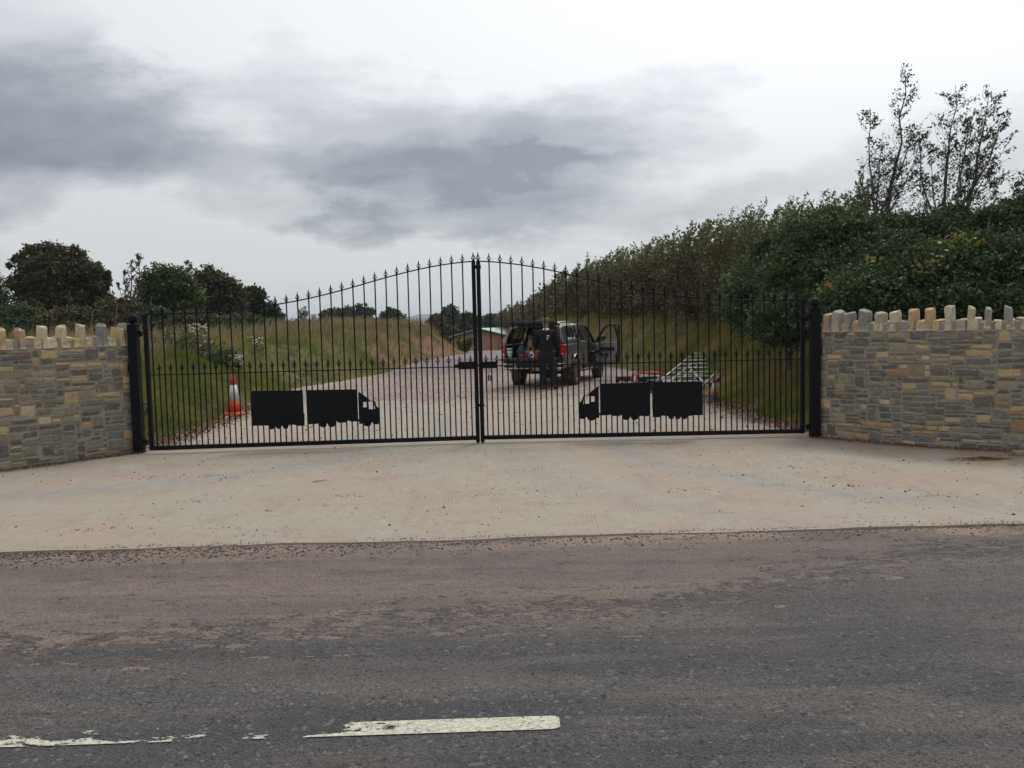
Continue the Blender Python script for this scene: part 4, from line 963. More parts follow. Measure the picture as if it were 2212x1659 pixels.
MB().box((-.085, -.42, 1.075), (-.058, -.30, 1.10)).build('inner_handle', plain('bright_handle', (.4, .4, .4), .3, .8), dlin, bevel=.004)
MB().box((-.05, -.90, .56), (-.062, -.86, .60)).build('door_reflector', REDL, dlin)
MB().box((-.06, -1.045, .52), (.02, -1.0, 1.66)).build('door_edge', TRIM, D, bevel=.008)
MB().lathe([(.001, -.04), (.07, -.03), (.085, 0), (.08, .03), (.001, .04)], 14, Matrix.Translation((.17, -.20, 1.27)) @ Matrix.Rotation(R(90), 4, 'X') @ Matrix.Scale(1.35, 4, (1, 0, 0))).tube([(0, -.12, 1.2), (.12, -.17, 1.24)], .02, 6).build('wing_mirror', TRIM, D, True)

# ------------------------------------------------------------------ things lying in the load bed
def tl_w(x, y, z=0): p = Matrix.Translation((TX, TY, .012)) @ Matrix.Rotation(TYAW, 4, 'Z') @ Vector((x*.93, y*1.01, z*.945)); return p
p = tl_w(-.60, -1.33, .83); tub = empty('plastic_tub', p, TYAW, 'green and white plastic tub standing at the left of the lowered tailgate', 'tub')
MB().lathe([(.075, 0), (.08, .01), (.08, .21), (.073, .22)], 20).build('tub_body', plain('dark_green_plastic', (.02, .09, .085), .4), tub, True)
MB().lathe([(.0812, .13), (.0812, .175)], 20).lathe([(.0812, .09), (.0812, .11)], 20).build('label_band', plain('pale_mint_print', (.55, .72, .68), .5), tub)
MB().box((-.045, -.0835, .02), (.055, -.070, .085)).build('label_panel', plain('lime_print', (.32, .52, .10), .5), tub, bevel=.01)
MB().lathe([(.084, .215), (.085, .245), (.001, .248)], 20).build('tub_lid', plain('pale_blue_lid', (.50, .66, .68), .4), tub, True)
def lump(name, c, s, mat, parent=None, seed=0, sub=3):
    import bmesh
    bm = bmesh.new(); bmesh.ops.create_icosphere(bm, subdivisions=sub, radius=1)
    for v in bm.verts:
        n_ = v.co.normalized(); k = 1+.18*wob(n_.x*2+seed, n_.y*2+n_.z*3, 2.0, seed); v.co = Vector((n_.x*s[0]*k, n_.y*s[1]*k, n_.z*s[2]*k))
        if v.co.z < -s[2]*.55: v.co.z = -s[2]*.55
    me = bpy.data.meshes.new(name); bm.to_mesh(me); bm.free(); o = link(name, me, mat, parent, True); o.location = c; return o
p = tl_w(-.33, -1.10, .955); lump('tool_bag', p, (.14, .12, .20), plain('teal_cloth', (.035, .075, .08), .9, noise=(9, .5, (.03, .04, .05))), seed=2)
tag(C.objects['tool_bag'], 'slumped dark teal bag between the green tub and the wooden box', 'bag')
p = tl_w(-.19, -1.40, .872); lump('cloth_bundle', p, (.12, .09, .075), plain('crimson_cloth', (.22, .012, .05), .85), seed=5)
tag(C.objects['cloth_bundle'], 'small crimson cloth bundle on the tailgate beside the wooden box', 'cloth')
WOOD = plain('old_wood', (.24, .12, .05), .8, noise=(8, .5, (.12, .06, .03)))
p = tl_w(.16, -1.20, .78); wb = empty('wooden_box', p, TYAW+R(-6), 'brown wooden tool box lying in the open back of the pickup truck', 'wooden box')
MB().box((-.28, -.12, .04), (.40, .16, .16)).build('box_body', WOOD, wb, bevel=.008)
MB().box((-.30, -.14, .165), (.42, .18, .225)).build('box_lid', plain('orange_brown_wood', (.38, .17, .055), .75), wb, bevel=.01)
for x in (-.2, .26): MB().lathe([(.001, .02), (.028, .02), (.03, 0)], 14, Matrix.Translation((x, -.13, .09)) @ Matrix.Rotation(R(90), 4, 'X')).build('round_knob', plain('pale_wood', (.48, .33, .20), .7), wb)
p = tl_w(.06, -1.46, .83); tp = empty('reel', p, TYAW, 'white triangular reel with a dark centre and orange side on the tailgate', 'reel')
MB().prism([(-.085, 0), (.085, 0), (.095, .03), (.03, .15), (0, .165), (-.03, .15), (-.095, .03)], Matrix.Rotation(R(90), 4, 'X'), .05).build('reel_face', plain('white_plastic', (.75, .73, .70), .5), tp, bevel=.012)
MB().lathe([(.001, 0), (.035, 0), (.04, -.01)], 16, Matrix.Translation((0, -.053, .07)) @ Matrix.Rotation(R(90), 4, 'X')).build('reel_hub', TRIM, tp)
MB().prism([(.05, 0), (.13, 0), (.12, .17), (.05, .17)], Matrix.Translation((0, .03, 0)) @ Matrix.Rotation(R(90), 4, 'X'), .03).build('orange_side', plain('orange_plastic', (.65, .13, .03), .5), tp, bevel=.006)

# ------------------------------------------------------------------ skinned figures
def skin(name, verts, edges, radii, mat, parent=None, sub=2, root=0):
    me = bpy.data.meshes.new(name); me.from_pydata(verts, edges, []); o = bpy.data.objects.new(name+'_s', me); C.objects.link(o)
    o.modifiers.new('k', 'SKIN'); o.modifiers.new('u', 'SUBSURF').levels = sub
    for i, r in enumerate(radii): me.skin_vertices[0].data[i].radius = (r if hasattr(r, '__len__') else (r, r))
    me.skin_vertices[0].data[root].use_root = True
    dg = bpy.context.evaluated_depsgraph_get(); m2 = bpy.data.meshes.new_from_object(o.evaluated_get(dg)); bpy.data.objects.remove(o)
    m2.name = name; m2.materials.clear(); return link(name, m2, mat, parent, True)
# the man at the tailgate, back to the camera (x right, y forward)
pm = at(1182, 841, 21.02); PER = empty('person', (pm.x, pm.y, .012), R(-4), 'man in black sweater, white collar and dark trousers, seen from behind at the pickup truck', 'person')
SKIN = plain('skin', (.30, .165, .115), .6)
bv = [(0, 0, .95), (0, 0, 1.08), (0, .01, 1.24), (0, .0, 1.40), (0, -.005, 1.475), (0, .015, 1.54), (0, .035, 1.62), (0, .035, 1.70), (0, .03, 1.745),          # 0-8 spine and head
      (-.095, 0, .90), (-.10, .03, .50), (-.105, .0, .10), (-.115, .15, .045),                                                    # 9-12 left leg
      (.095, 0, .90), (.14, .03, .50), (.185, -.05, .10), (.225, .085, .045),                                                     # 13-16 right leg
      (-.17, 0, 1.42), (-.24, .0, 1.30), (-.275, .03, 1.12), (-.20, .24, 1.06), (-.16, .32, 1.05),                                  # 17-21 left arm
      (.17, 0, 1.42), (.24, .0, 1.30), (.265, .05, 1.12), (.19, .26, 1.04), (.15, .34, 1.03)]                                       # 22-26 right arm
be = [(0, 1), (1, 2), (2, 3), (3, 4), (4, 5), (5, 6), (6, 7), (7, 8), (0, 9), (9, 10), (10, 11), (11, 12), (0, 13), (13, 14), (14, 15), (15, 16), (3, 17), (17, 18), (18, 19), (19, 20), (20, 21), (3, 22), (22, 23), (23, 24), (24, 25), (25, 26)]
br = [(.15, .11), (.14, .105), (.155, .115), (.15, .105), (.065, .06), (.06, .065), (.078, .092), (.072, .088), (.045, .05), .085, .062, .04, (.04, .035), .085, .062, .04, (.04, .035), .07, .052, .042, .032, (.038, .02), .07, .052, .042, .032, (.038, .02)]
# fingers
for hnd, sg in ((21, -1), (26, 1)):
    hx, hy, hz = bv[hnd]
    for k, (dx, L_) in enumerate(((-.030, .060), (-.010, .070), (.010, .066), (.030, .052))):
        i = len(bv); bv += [(hx+dx, hy+.035, hz-.004), (hx+dx*1.1, hy+.035+L_*.5, hz-.016), (hx+dx*1.1, hy+.035+L_*.85, hz-.045)]; be += [(hnd, i), (i, i+1), (i+1, i+2)]; br += [.0095, .0085, .0075]
    i = len(bv); bv += [(hx-sg*.045, hy+.0, hz), (hx-sg*.062, hy+.04, hz-.02)]; be += [(hnd, i), (i, i+1)]; br += [.011, .009]
skin('body', bv, be, br, SKIN, PER, 2)
# face and ears on the far side of the head
fc = MB().tube([(0, .118, 1.645), (0, .142, 1.615), (0, .12, 1.605)], [.008, .014, .01], 8).build('nose', SKIN, PER, True)
for sg in (1, -1):
    MB().lathe([(.001, -.008), (.018, -.006), (.022, 0), (.001, .008)], 10, Matrix.Translation((sg*.083, .03, 1.63)) @ Matrix.Rotation(R(90), 4, 'Y') @ Matrix.Scale(1.45, 4, (1, 0, 0))).build('ear', SKIN, PER, True)
    MB().lathe(sphere_prof(.011, 0, 6), 10, Matrix.Translation((sg*.03, .112, 1.655))).build('eye', WHTL, PER, True)
MB().tube([(-.022, .118, 1.578), (0, .124, 1.576), (.022, .118, 1.578)], .006, 6).build('mouth', plain('lips', (.28, .09, .08), .6), PER, True)
# close-cropped hair: a cap over the upper skull
hv = MB().lathe([(.086, 1.655), (.090, 1.69), (.083, 1.735), (.055, 1.772), (.001, 1.785)], 20, Matrix.Translation((0, .022, 0)) @ Matrix.Scale(1.08, 4, (0, 1, 0)))
hv.build('cropped_hair', plain('grey_brown_stubble', (.155, .105, .08), .9, noise=(40, .4, (.10, .075, .06))), PER, True)
CLOTH = plain('black_knit', (.014, .014, .018), .95, spec=.2, bump=30); NAVY = plain('navy_trousers', (.017, .019, .028), .9, spec=.2, bump=18)
sv = [(0, 0, .90), (0, -.005, 1.02), (0, .0, 1.24), (0, -.005, 1.385), (0, 0, 1.47)]+[(-.175, 0, 1.405), (-.255, 0, 1.29), (-.295, .03, 1.12), (-.215, .225, 1.06)]+[(.175, 0, 1.405), (.255, 0, 1.29), (.285, .05, 1.12), (.205, .24, 1.05)]
skin('sweater', sv, [(0, 1), (1, 2), (2, 3), (3, 4), (3, 5), (5, 6), (6, 7), (7, 8), (3, 9), (9, 10), (10, 11), (11, 12)], [(.185, .145), (.182, .145), (.195, .148), (.178, .132), (.085, .08), .092, .078, .072, .048, .092, .078, .072, .048], CLOTH, PER, 2)
skin('trousers', [(0, 0, 1.10), (0, -.005, .92), (-.10, 0, .84), (-.105, .03, .48), (-.11, .0, .09), (.10, 0, .84), (.145, .03, .48), (.19, -.05, .09)], [(0, 1), (1, 2), (2, 3), (3, 4), (1, 5), (5, 6), (6, 7)], [(.155, .12), (.165, .14), .115, .088, .078, .115, .088, .078], NAVY, PER, 2)
BOOT = plain('brown_leather', (.075, .045, .03), .7)
for a_, b2 in (((-.11, -.02, .05), (-.12, .17, .04)), ((.19, -.07, .05), (.235, .11, .04))):
    q = skin('boot', [a_, ((a_[0]+b2[0])/2, (a_[1]+b2[1])/2, .05), b2, (a_[0], a_[1], .13)], [(0, 1), (1, 2), (0, 3)], [.052, .05, .042, .05], BOOT, PER, 2)
MB().lathe([(.086, 1.46), (.080, 1.495), (.070, 1.525), (.076, 1.50), (.095, 1.465)], 20, Matrix.Translation((0, .004, 0))).build('shirt_collar', plain('white_shirt', (.78, .78, .80), .8), PER, True)
# print on the back of the sweater: a line of pale lettering shapes over a small badge
WHP = plain('white_print', (.72, .72, .70), .8); PKP = plain('pink_print', (.62, .32, .38), .8); YLP = plain('yellow_print', (.62, .60, .22), .8)
def onback(x, z): return Vector((x, -.147-.005+abs(x)*.18+max(0, (z-1.30))*.15, z))
g1 = [(-.052, 0, .010, .034), (-.034, .004, .008, .008), (-.018, .006, .012, .010), (.022, .002, .010, .030), (.038, -.004, .010, .022), (.052, .004, .009, .040)]
pm_ = MB()
for x, z, w_, h in g1:
    a_ = onback(x+.03, 1.335+z); pm_.box((a_.x-w_/2, a_.y-.004, a_.z-h/2), (a_.x+w_/2, a_.y+.004, a_.z+h/2))
for x, z in ((-.012, .048), (.0, .047), (.014, .048)):
    a_ = onback(x+.03, 1.20+z); pm_.box((a_.x-.004, a_.y-.004, a_.z-.006), (a_.x+.004, a_.y+.004, a_.z+.006))
pm_.build('back_lettering', WHP, PER)
a_ = onback(.034, 1.336); MB().box((a_.x-.014, a_.y-.0045, a_.z-.011), (a_.x+.010, a_.y+.004, a_.z+.011)).build('back_lettering_yellow', YLP, PER)
a_ = onback(.035, 1.283); MB().lathe([(.001, -.004), (.023, -.003), (.024, .004)], 10, Matrix.Translation(a_) @ Matrix.Rotation(R(90), 4, 'X')).box((a_.x-.03, a_.y-.003, a_.z-.006), (a_.x+.03, a_.y+.003, a_.z+.006)).build('back_badge', PKP, PER)

# dog sitting inside the canopy
p = tl_w(-.17, -.75, .79); DOG = empty('dog', p, TYAW+R(180), 'tan and grey dog with pricked ears sitting inside the back of the pickup truck', 'dog')
FUR = plain('tan_grey_fur', (.34, .28, .22), .95, noise=(7, .6, (.10, .085, .07)), bump=40); FURD = plain('dark_fur', (.03, .027, .027), .95)
dv = [(0, -.20, .15), (0, -.10, .26), (0, .02, .40), (0, .06, .50), (0, .10, .575), (0, .19, .555), (0, .245, .54), (-.07, .05, .28), (-.07, .07, .14), (-.07, .08, .03), (-.07, .13, .02), (.07, .05, .28), (.07, .07, .14), (.07, .08, .03), (.07, .13, .02),
      (-.12, -.16, .12), (-.13, -.02, .12), (-.13, -.12, .03), (-.13, .02, .02), (.12, -.16, .12), (.13, -.02, .12), (.13, -.12, .03), (.13, .02, .02), (0, -.32, .05), (.05, -.42, .03)]
de = [(0, 1), (1, 2), (2, 3), (3, 4), (4, 5), (5, 6), (2, 7), (7, 8), (8, 9), (9, 10), (2, 11), (11, 12), (12, 13), (13, 14), (0, 15), (15, 16), (16, 17), (17, 18), (0, 19), (19, 20), (20, 21), (21, 22), (0, 23), (23, 24)]
dr_ = [.13, .13, .12, .075, .075, .042, .028, .045, .032, .026, .028, .045, .032, .026, .028, .08, .055, .03, .03, .08, .055, .03, .03, .03, .02]
skin('dog_body', dv, de, dr_, FUR, DOG, 1)
for sg in (1, -1): MB().tube([(sg*.045, .08, .62), (sg*.055, .08, .66), (sg*.058, .075, .71)], [.028, .02, .003], 6).build('ear', FURD, DOG, True)
MB().lathe(sphere_prof(.014, .545, 6), 8, Matrix.Translation((0, .272, 0))).build('nose', FURD, DOG, True)
for sg in (1, -1): MB().lathe(sphere_prof(.008, .595, 5), 8, Matrix.Translation((sg*.03, .165, 0))).build('eye', FURD, DOG, True)

# ------------------------------------------------------------------ cones
RED = plain('cone_orange_red', (.58, .055, .02), .6, noise=(9, .3, (.35, .06, .035))); WSL = plain('reflective_sleeve', (.56, .58, .60), .4, noise=(14, .4, (.40, .40, .40)))
RED2 = plain('faded_cone_red', (.33, .035, .025), .7, noise=(9, .4, (.20, .05, .04))); WS2 = plain('dirty_sleeve', (.40, .38, .36), .6, noise=(14, .5, (.25, .22, .20))); CB = plain('dark_cone_base', (.06, .055, .055), .8, noise=(9, .4, (.12, .10, .09)))
def cone(p, h, wb, label, red, wh, basem, dark, rz):
    r = empty('traffic_cone', p, rz, label, 'traffic cone')
    rt, rb = .028*h/.75, .135*h/.75
    def rr_(z): return rb+(rt-rb)*(z-.04)/(h-.04)
    oct_ = [(math.cos(a)*wb/2*(1.08), math.sin(a)*wb/2*(1.08)) for a in [R(22.5+45*i) for i in range(8)]]
    MB().prism(oct_, Matrix.Translation((0, 0, 0)), .035).lathe([(rb+.035, .035), (rb+.012, .06)], 24).build('cone_base', basem, r, bevel=.006)
    z1, z2 = h*(.36 if not dark else .38), h*(.75 if not dark else .77)
    lo = .055 if not dark else h*.22
    MB().lathe([(rr_(lo), lo), (rr_(z1), z1), (rr_(z1)-.003, z1+.001), (rr_(z2)-.003, z2), (rr_(z2), z2), (rr_(h-.005), h-.005), (rr_(h)-.006, h), (rr_(h)-.012, h-.02)], 24).build('cone_body', red, r, True)
    if dark: MB().lathe([(rr_(.05)+.008, .05), (rr_(lo)+.001, lo+.005)], 24).build('cone_skirt', basem, r, True)
    MB().lathe([(rr_(z1)+.0015, z1), (rr_(z2)+.0015, z2)], 24).build('reflective_sleeve', wh, r, True)
p = at(507, 898, 16.3); cone((p.x, p.y, .03+max(0, H1(p.x, p.y))), .77, .40, 'large clean red and white traffic cone at the left edge of the drive', RED, WSL, RED, False, .2)
p = at(1543, 872, 16.6); cone((p.x, p.y, .03), .49, .27, 'small dirty red and white cone with dark base at the right edge of the drive', RED2, WS2, CB, True, .5)

# ------------------------------------------------------------------ galvanised field gates stacked on the bank
def fgate(o0, o1, lift, label, wdt, nx_, rz, extra):
    """frame lies in the plane o0->o1 (length) x wdt"""
    a = Vector(o0); b_ = Vector(o1); L = (b_-a).length; y = (b_-a).normalized(); x = Vector((.985, -.06, .08)).normalized(); z = x.cross(y).normalized(); x = y.cross(z)
    root = empty('field_gate', a, 0, label, 'metal gate', 'galvanised gates lying stacked on the right bank')
    m = Matrix((x, y, z)).transposed().to_4x4(); m.translation = z*lift
    def tb(P, r): return [m @ Vector(p) for p in P], r
    for q in (0, wdt): o = MB().tube(*tb([(q, 0, 0), (q, L, 0)], .022), 8).build('frame_tube', GALV, root, True)
    n = nx_
    for k in range(n+1):
        yy = L*(k/n)**1.0; MB().tube(*tb([(0, yy, .0), (wdt, yy, .0)], .015), 8).build('cross_bar', GALV, root, True)
    for q in extra: MB().tube(*tb([(wdt*q, L*.04, -.012), (wdt*q, L*.96, -.012)], .010), 6).build('brace', GALV, root, True)
    MB().tube(*tb([(wdt, L*.04, .012), (wdt*.4, L*.50, .012)], .012), 6).build('diagonal_brace', GALV, root, True)
    return m
q0 = at(1408, 845, 20.0); q1 = at(1490, 772, 23.6)
fgate(q0+Vector((0, 0, .10)), q1+Vector((0, 0, .02)), .0, 'upper galvanised field gate of the stack lying on the right bank', 1.20, 7, 0, (.40,))
fgate(q0+Vector((.10, -.12, .02)), q1+Vector((.13, -.10, -.08)), -.02, 'lower galvanised field gate of the stack lying on the right bank', 1.20, 4, 0, (.45,))
a = at(1500, 764, 24.3); b_ = at(1592, 764.5, 24.4); bt = MB().tube([a, b_], .024, 8).build('steel_tube', GALV, None, True); tag(bt, 'loose pale steel tube lying on the bank above the stacked field gates', 'tube')
a = at(1534, 836, 19.3); b_ = at(1602, 776, 22.9); d = (b_-a); Lb = d.length; mm = d.to_track_quat('Y', 'Z').to_matrix().to_4x4(); mm.translation = a
RUST = plain('rusty_steel', (.085, .045, .03), .9, noise=(9, .6, (.14, .075, .045)))
gb = MB().box((-.07, 0, -.10), (.07, Lb, -.085), mm).box((-.07, 0, .085), (.07, Lb, .10), mm).box((-.012, 0, -.085), (.012, Lb, .085), mm).build('steel_girder', RUST); tag(gb, 'rusty brown steel girder lying up the bank beside the stacked field gates', 'girder')
pb = at(1560, 872, 17.4)

# ------------------------------------------------------------------ red framed generator and tool case
p = at(1401, 851, 19.4); G_ = empty('generator', (p.x, p.y, .02), R(8), 'portable generator in a red tube frame on the ground behind the right gate', 'generator')
REDP = plain('red_frame_paint', (.42, .02, .018), .45, noise=(20, .3, (.2, .03, .025)))
for y in (-.20, .20):
    MB().tube([(-.34, y, .03), (-.34, y, .36), (-.30, y, .42), (-.22, y, .455), (.22, y, .455), (.30, y, .42), (.34, y, .36), (.34, y, .03)], .016, 8).tube([(-.34, y, .03), (.34, y, .03)], .016, 8).build('frame_hoop', REDP, G_, True)
MB().tube([(-.34, -.2, .03), (-.34, .2, .03)], .016, 8).tube([(.34, -.2, .03), (.34, .2, .03)], .016, 8).tube([(-.31, -.2, .41), (-.31, .2, .41)], .016, 8).tube([(.31, -.2, .41), (.31, .2, .41)], .016, 8).build('frame_cross_tube', REDP, G_, True)
MB().box((-.04, -.14, .06), (.30, .14, .27)).lathe([(.001, -.01), (.11, 0), (.11, .03), (.09, .05), (.001, .05)], 18, Matrix.Translation((.12, -.15, .17)) @ Matrix.Rotation(R(90), 4, 'X')).build('engine', TRIM, G_, bevel=.012)
MB().lathe([(.12, -.14), (.125, -.10), (.125, .10), (.12, .14)], 18, Matrix.Translation((-.17, 0, .17)) @ Matrix.Rotation(R(90), 4, 'Y')).build('alternator', plain('grey_cast', (.16, .16, .165), .5, .5), G_)
MB().box((-.26, -.12, .30), (.16, .12, .385)).build('fuel_tank', plain('black_tank', (.03, .03, .032), .4), G_, bevel=.025)
MB().lathe([(.028, .385), (.03, .41), (.001, .412)], 12, Matrix.Translation((.02, 0, 0))).build('fuel_cap', plain('yellow_cap', (.60, .42, .05), .5), G_)
MB().box((.18, -.08, .30), (.29, .08, .38)).lathe([(.02, .38), (.025, .40), (.001, .405)], 10, Matrix.Translation((.23, 0, 0))).build('air_filter', plain('pale_filter', (.45, .42, .38), .6), G_, bevel=.008)
p = at(1352, 838, 20.6); tc = empty('tool_case', (p.x, p.y, .02), R(4), 'open grey and black tool case beside the red framed generator', 'tool case')
MB().box((-.22, -.15, 0), (.22, .15, .14)).build('case_body', plain('blue_grey_plastic', (.12, .15, .17), .5), tc, bevel=.015)
MB().box((-.22, .13, .15), (.22, .17, .30)).build('case_lid', TRIM, tc, bevel=.012)
MB().box((-.15, -.06, .14), (-.05, .06, .19)).box((.02, -.09, .14), (.16, .03, .18)).build('tools', plain('pale_tools', (.5, .5, .48), .4), tc, bevel=.004)
p = at(1292, 838, 20.6)

# small oddments
p = at(651, 828, 26.0); wl = MB().box((-.07, -.04, 0), (.07, .04, .07)).build('plastic_can', plain('white_can', (.72, .74, .72), .5), None, bevel=.02); wl.location = (p.x, p.y, max(0, H1(p.x, p.y))+.03); tag(wl, 'small white plastic can lying at the foot of the left bank', 'can')
a, b_ = at(640, 823, 26.1), at(629, 814, 26.6); pp = MB().tube([a+Vector((0, 0, .03)), b_+Vector((0, 0, .03))], .03, 8).build('plastic_pipe', plain('offwhite_pipe', (.62, .60, .55), .5), None, True); tag(pp, 'short off-white pipe lying beside the white can on the left bank', 'pipe')
STRAW = plain('straw', (.42, .27, .11), .9)
a = at(676, 1046, 8.85); b_ = at(707, 1040, 8.95); a.z = b_.z = ZC+.008; s_ = MB().tube([a, a.lerp(b_, .5)+Vector((0, .004, .003)), b_], [.005, .006, .004], 6).build('wood_stick', STRAW, None, True); tag(s_, 'short pale stick lying on the concrete apron left of centre', 'stick')
def sticks(name, n, fx, L0, L1, mat, r=.0012, zz=0.004, g=rng):
    P = fx(n); n = len(P); a = g.uniform(0, 3.14, n); L = g.uniform(L0, L1, n)/2; d = np.stack([np.cos(a)*L, np.sin(a)*L, g.normal(0, .06, n)*L], 1); s = np.stack([-np.sin(a), np.cos(a), np.zeros(n)], 1)*r
    Q = np.stack([P-d-s, P+d-s, P+d+s+np.array([0, 0, .001]), P-d+s+np.array([0, 0, .001])], 1); Q[..., 2] = np.maximum(Q[..., 2], P[:, None, 2]-.001)
    return tag(quads(name, Q, g.uniform(0, 1, n), mat), kind='stuff')
mstw = tinted('straw_and_twigs', [(0, (.16, .095, .05)), (.5, (.36, .23, .10)), (1, (.55, .42, .20))])
c_ = at(2125, 997, 9.35)
def f_(n): q = rng.normal(size=(n, 2))*np.array([.15, .06]); return np.stack([c_.x+q[:, 0], c_.y+q[:, 1], ZC+.003+.03*np.exp(-(q[:, 0]/.15)**2-(q[:, 1]/.06)**2)*rng.uniform(0, 1, n)], 1)
so_ = sticks('straw_heap', 1500, f_, .02, .09, mstw, .0018)
def f_(n): x = rng.uniform(-7.5, 8, n); y = rng.uniform(6.4, 11.3, n); return np.stack([x, y, np.full(n, ZC+.003)], 1)
sticks('straw_scraps', 150, f_, .015, .07, mstw, .0018)
# ------------------------------------------------------------------ vegetation
DG = [(0, (0.022, 0.037, 0.019)), (.4, (0.049, 0.079, 0.037)), (.75, (0.085, 0.128, 0.060)), (1, (0.160, 0.198, 0.104))]
LEAF_DARK = tinted('dark_leaf', DG, .65, trans=.18, spec=.15)
LEAF_BROWN = tinted('brown_green_leaf', [(0, (.055, .034, .020)), (.4, (.105, .068, .036)), (.7, (.095, .092, .040)), (1, (.18, .13, .07))], .6, trans=.2)
LEAF_RUSSET = tinted('russet_leaf', [(0, (0.029, 0.022, 0.014)), (.5, (0.077, 0.054, 0.032)), (.8, (0.083, 0.090, 0.035)), (1, (0.160, 0.152, 0.056))], .6, trans=.18)
LEAF_GREEN = tinted('green_leaf', [(0, (0.023, 0.039, 0.013)), (.5, (0.058, 0.091, 0.026)), (.85, (0.111, 0.150, 0.036)), (1, (0.260, 0.260, 0.052))], .5, trans=.25)
LEAF_HB = tinted('hedge_shoot_leaf', [(0, (.06, .045, .022)), (.4, (.09, .085, .032)), (.75, (.10, .125, .035)), (1, (.17, .18, .07))], .6, trans=.35)
LEAF_FAR = tinted('far_leaf', [(0, (0.028, 0.045, 0.025)), (.6, (0.059, 0.084, 0.039)), (1, (0.119, 0.133, 0.063))], .7, trans=.15)
LEAF_YEL = tinted('yellowing_leaf', [(0, (.10, .14, .03)), (.55, (.20, .20, .035)), (.85, (.30, .18, .03)), (1, (.36, .12, .02))], .5, trans=.3)
BARK = plain('bark', (.10, .085, .07), .9, noise=(9, .6, (.20, .18, .155)), bump=25)
TWIG = plain('twig', (.055, .042, .032), .9)
GRASS = tinted('bank_grass', [(0, (.085, .115, .020)), (.3, (.165, .185, .032)), (.55, (.27, .235, .050)), (.78, (.36, .25, .105)), (1, (.50, .36, .21))], .8, trans=.42)
SEED = tinted('dry_seed_grass', [(0, (.17, .115, .07)), (.5, (.30, .21, .135)), (1, (.46, .35, .25))], .9, trans=.3)

def blades(name, P, hgt, wid, tint, mat, lean=(.25, 0), g=rng, parent=None, var=.35):
    n = len(P); a = g.uniform(0, 6.28, n); w2 = np.stack([np.cos(a), np.sin(a), np.zeros(n)], 1)*(wid/2)[:, None]
    b_ = g.normal(size=(n, 2))*var+np.array(lean); tip = np.stack([b_[:, 0]*hgt, b_[:, 1]*hgt, hgt*.9], 1); midp = np.stack([b_[:, 0]*hgt*.25, b_[:, 1]*hgt*.25, hgt*.55], 1)
    Q = np.stack([P-w2, P+w2, P+midp+w2*.8, P+tip], 1)
    Q2 = np.stack([P-w2, P+midp+w2*.8, P+tip, P+midp-w2*.8], 1)
    o = quads(name, Q2, tint, mat, parent); return o
def scatter(n, x0, x1, y0, y1, ok, g=rng):
    x = g.uniform(x0, x1, n); y = g.uniform(y0, y1, n); k = ok(x, y); return x[k], y[k]
# short turf on the banks
def okL(x, y): return inpoly(x, y, LP)
def okR(x, y): return inpoly(x, y, RP)
def bank(name, n, x0, x1, y0, y1, ok, h0, h1, wd, edge, tshift=0, redcut=.8):
    x, y = scatter(n, x0, x1, y0, y1, ok); d = pdist(x, y, edge); rm_ = red_mask(x, y)
    k = rng.uniform(0, 1, len(x)) > rm_*redcut*.85; x, y, d = x[k], y[k], d[k]
    h = rng.uniform(h0, h1, len(x))*(.45+.55*sm(d/1.2))*(1+.45*wob(x, y, 1.3, 2))
    tn = np.clip(.42+.34*wob(x, y, .8, 1)+.26*wob(x, y, 2.6, 4)+rng.normal(0, .16, len(x))+tshift, 0, 1)
    o = blades(name, np.stack([x, y, H(x, y)-.02], 1), h, np.full(len(x), wd), tn, GRASS); return tag(o, kind='stuff')
bank('bank_grass_near_left', 80000, -12, -4.8, 11.6, 24, okL, .09, .28, .011, LE, -.12)
bank('bank_grass_far_left', 90000, -16, -2.5, 24, 60, okL, .12, .34, .022, LE, -.06, .9)
bank('field_grass', 60000, -45, -8, 24, 70, okL, .1, .28, .04, LE, .18)
bank('bank_grass_right', 110000, 4.0, 8.5, 11.6, 27, okR, .10, .34, .014, RE, .10)
bank('bank_grass_far_right', 60000, -1, 8, 27, 70, okR, .15, .4, .03, RE, .16, .8)
# tall dry grass on the crest of the left bank
def dry(name, n, x0, x1, y0, y1, dmin, h0, h1, wd):
    x, y = scatter(n, x0, x1, y0, y1, okL); d = pdist(x, y, LE); k = (d > dmin) & (rng.uniform(0, 1, len(x)) < np.clip(.55+.6*wob(x, y, .6, 6), 0, 1)); x, y = x[k], y[k]
    h = rng.uniform(h0, h1, len(x)); z = H(x, y)
    tag(blades(name, np.stack([x, y, z], 1), h, np.full(len(x), wd), rng.uniform(0, 1, len(x)), SEED, (.22, 0), var=.15), kind='stuff')
dry('dry_grass_near', 26000, -16, -6.0, 14, 30, 2.2, .25, .6, .012)
dry('dry_grass_far', 60000, -30, -3.5, 30, 66, 1.7, .3, .75, .028)
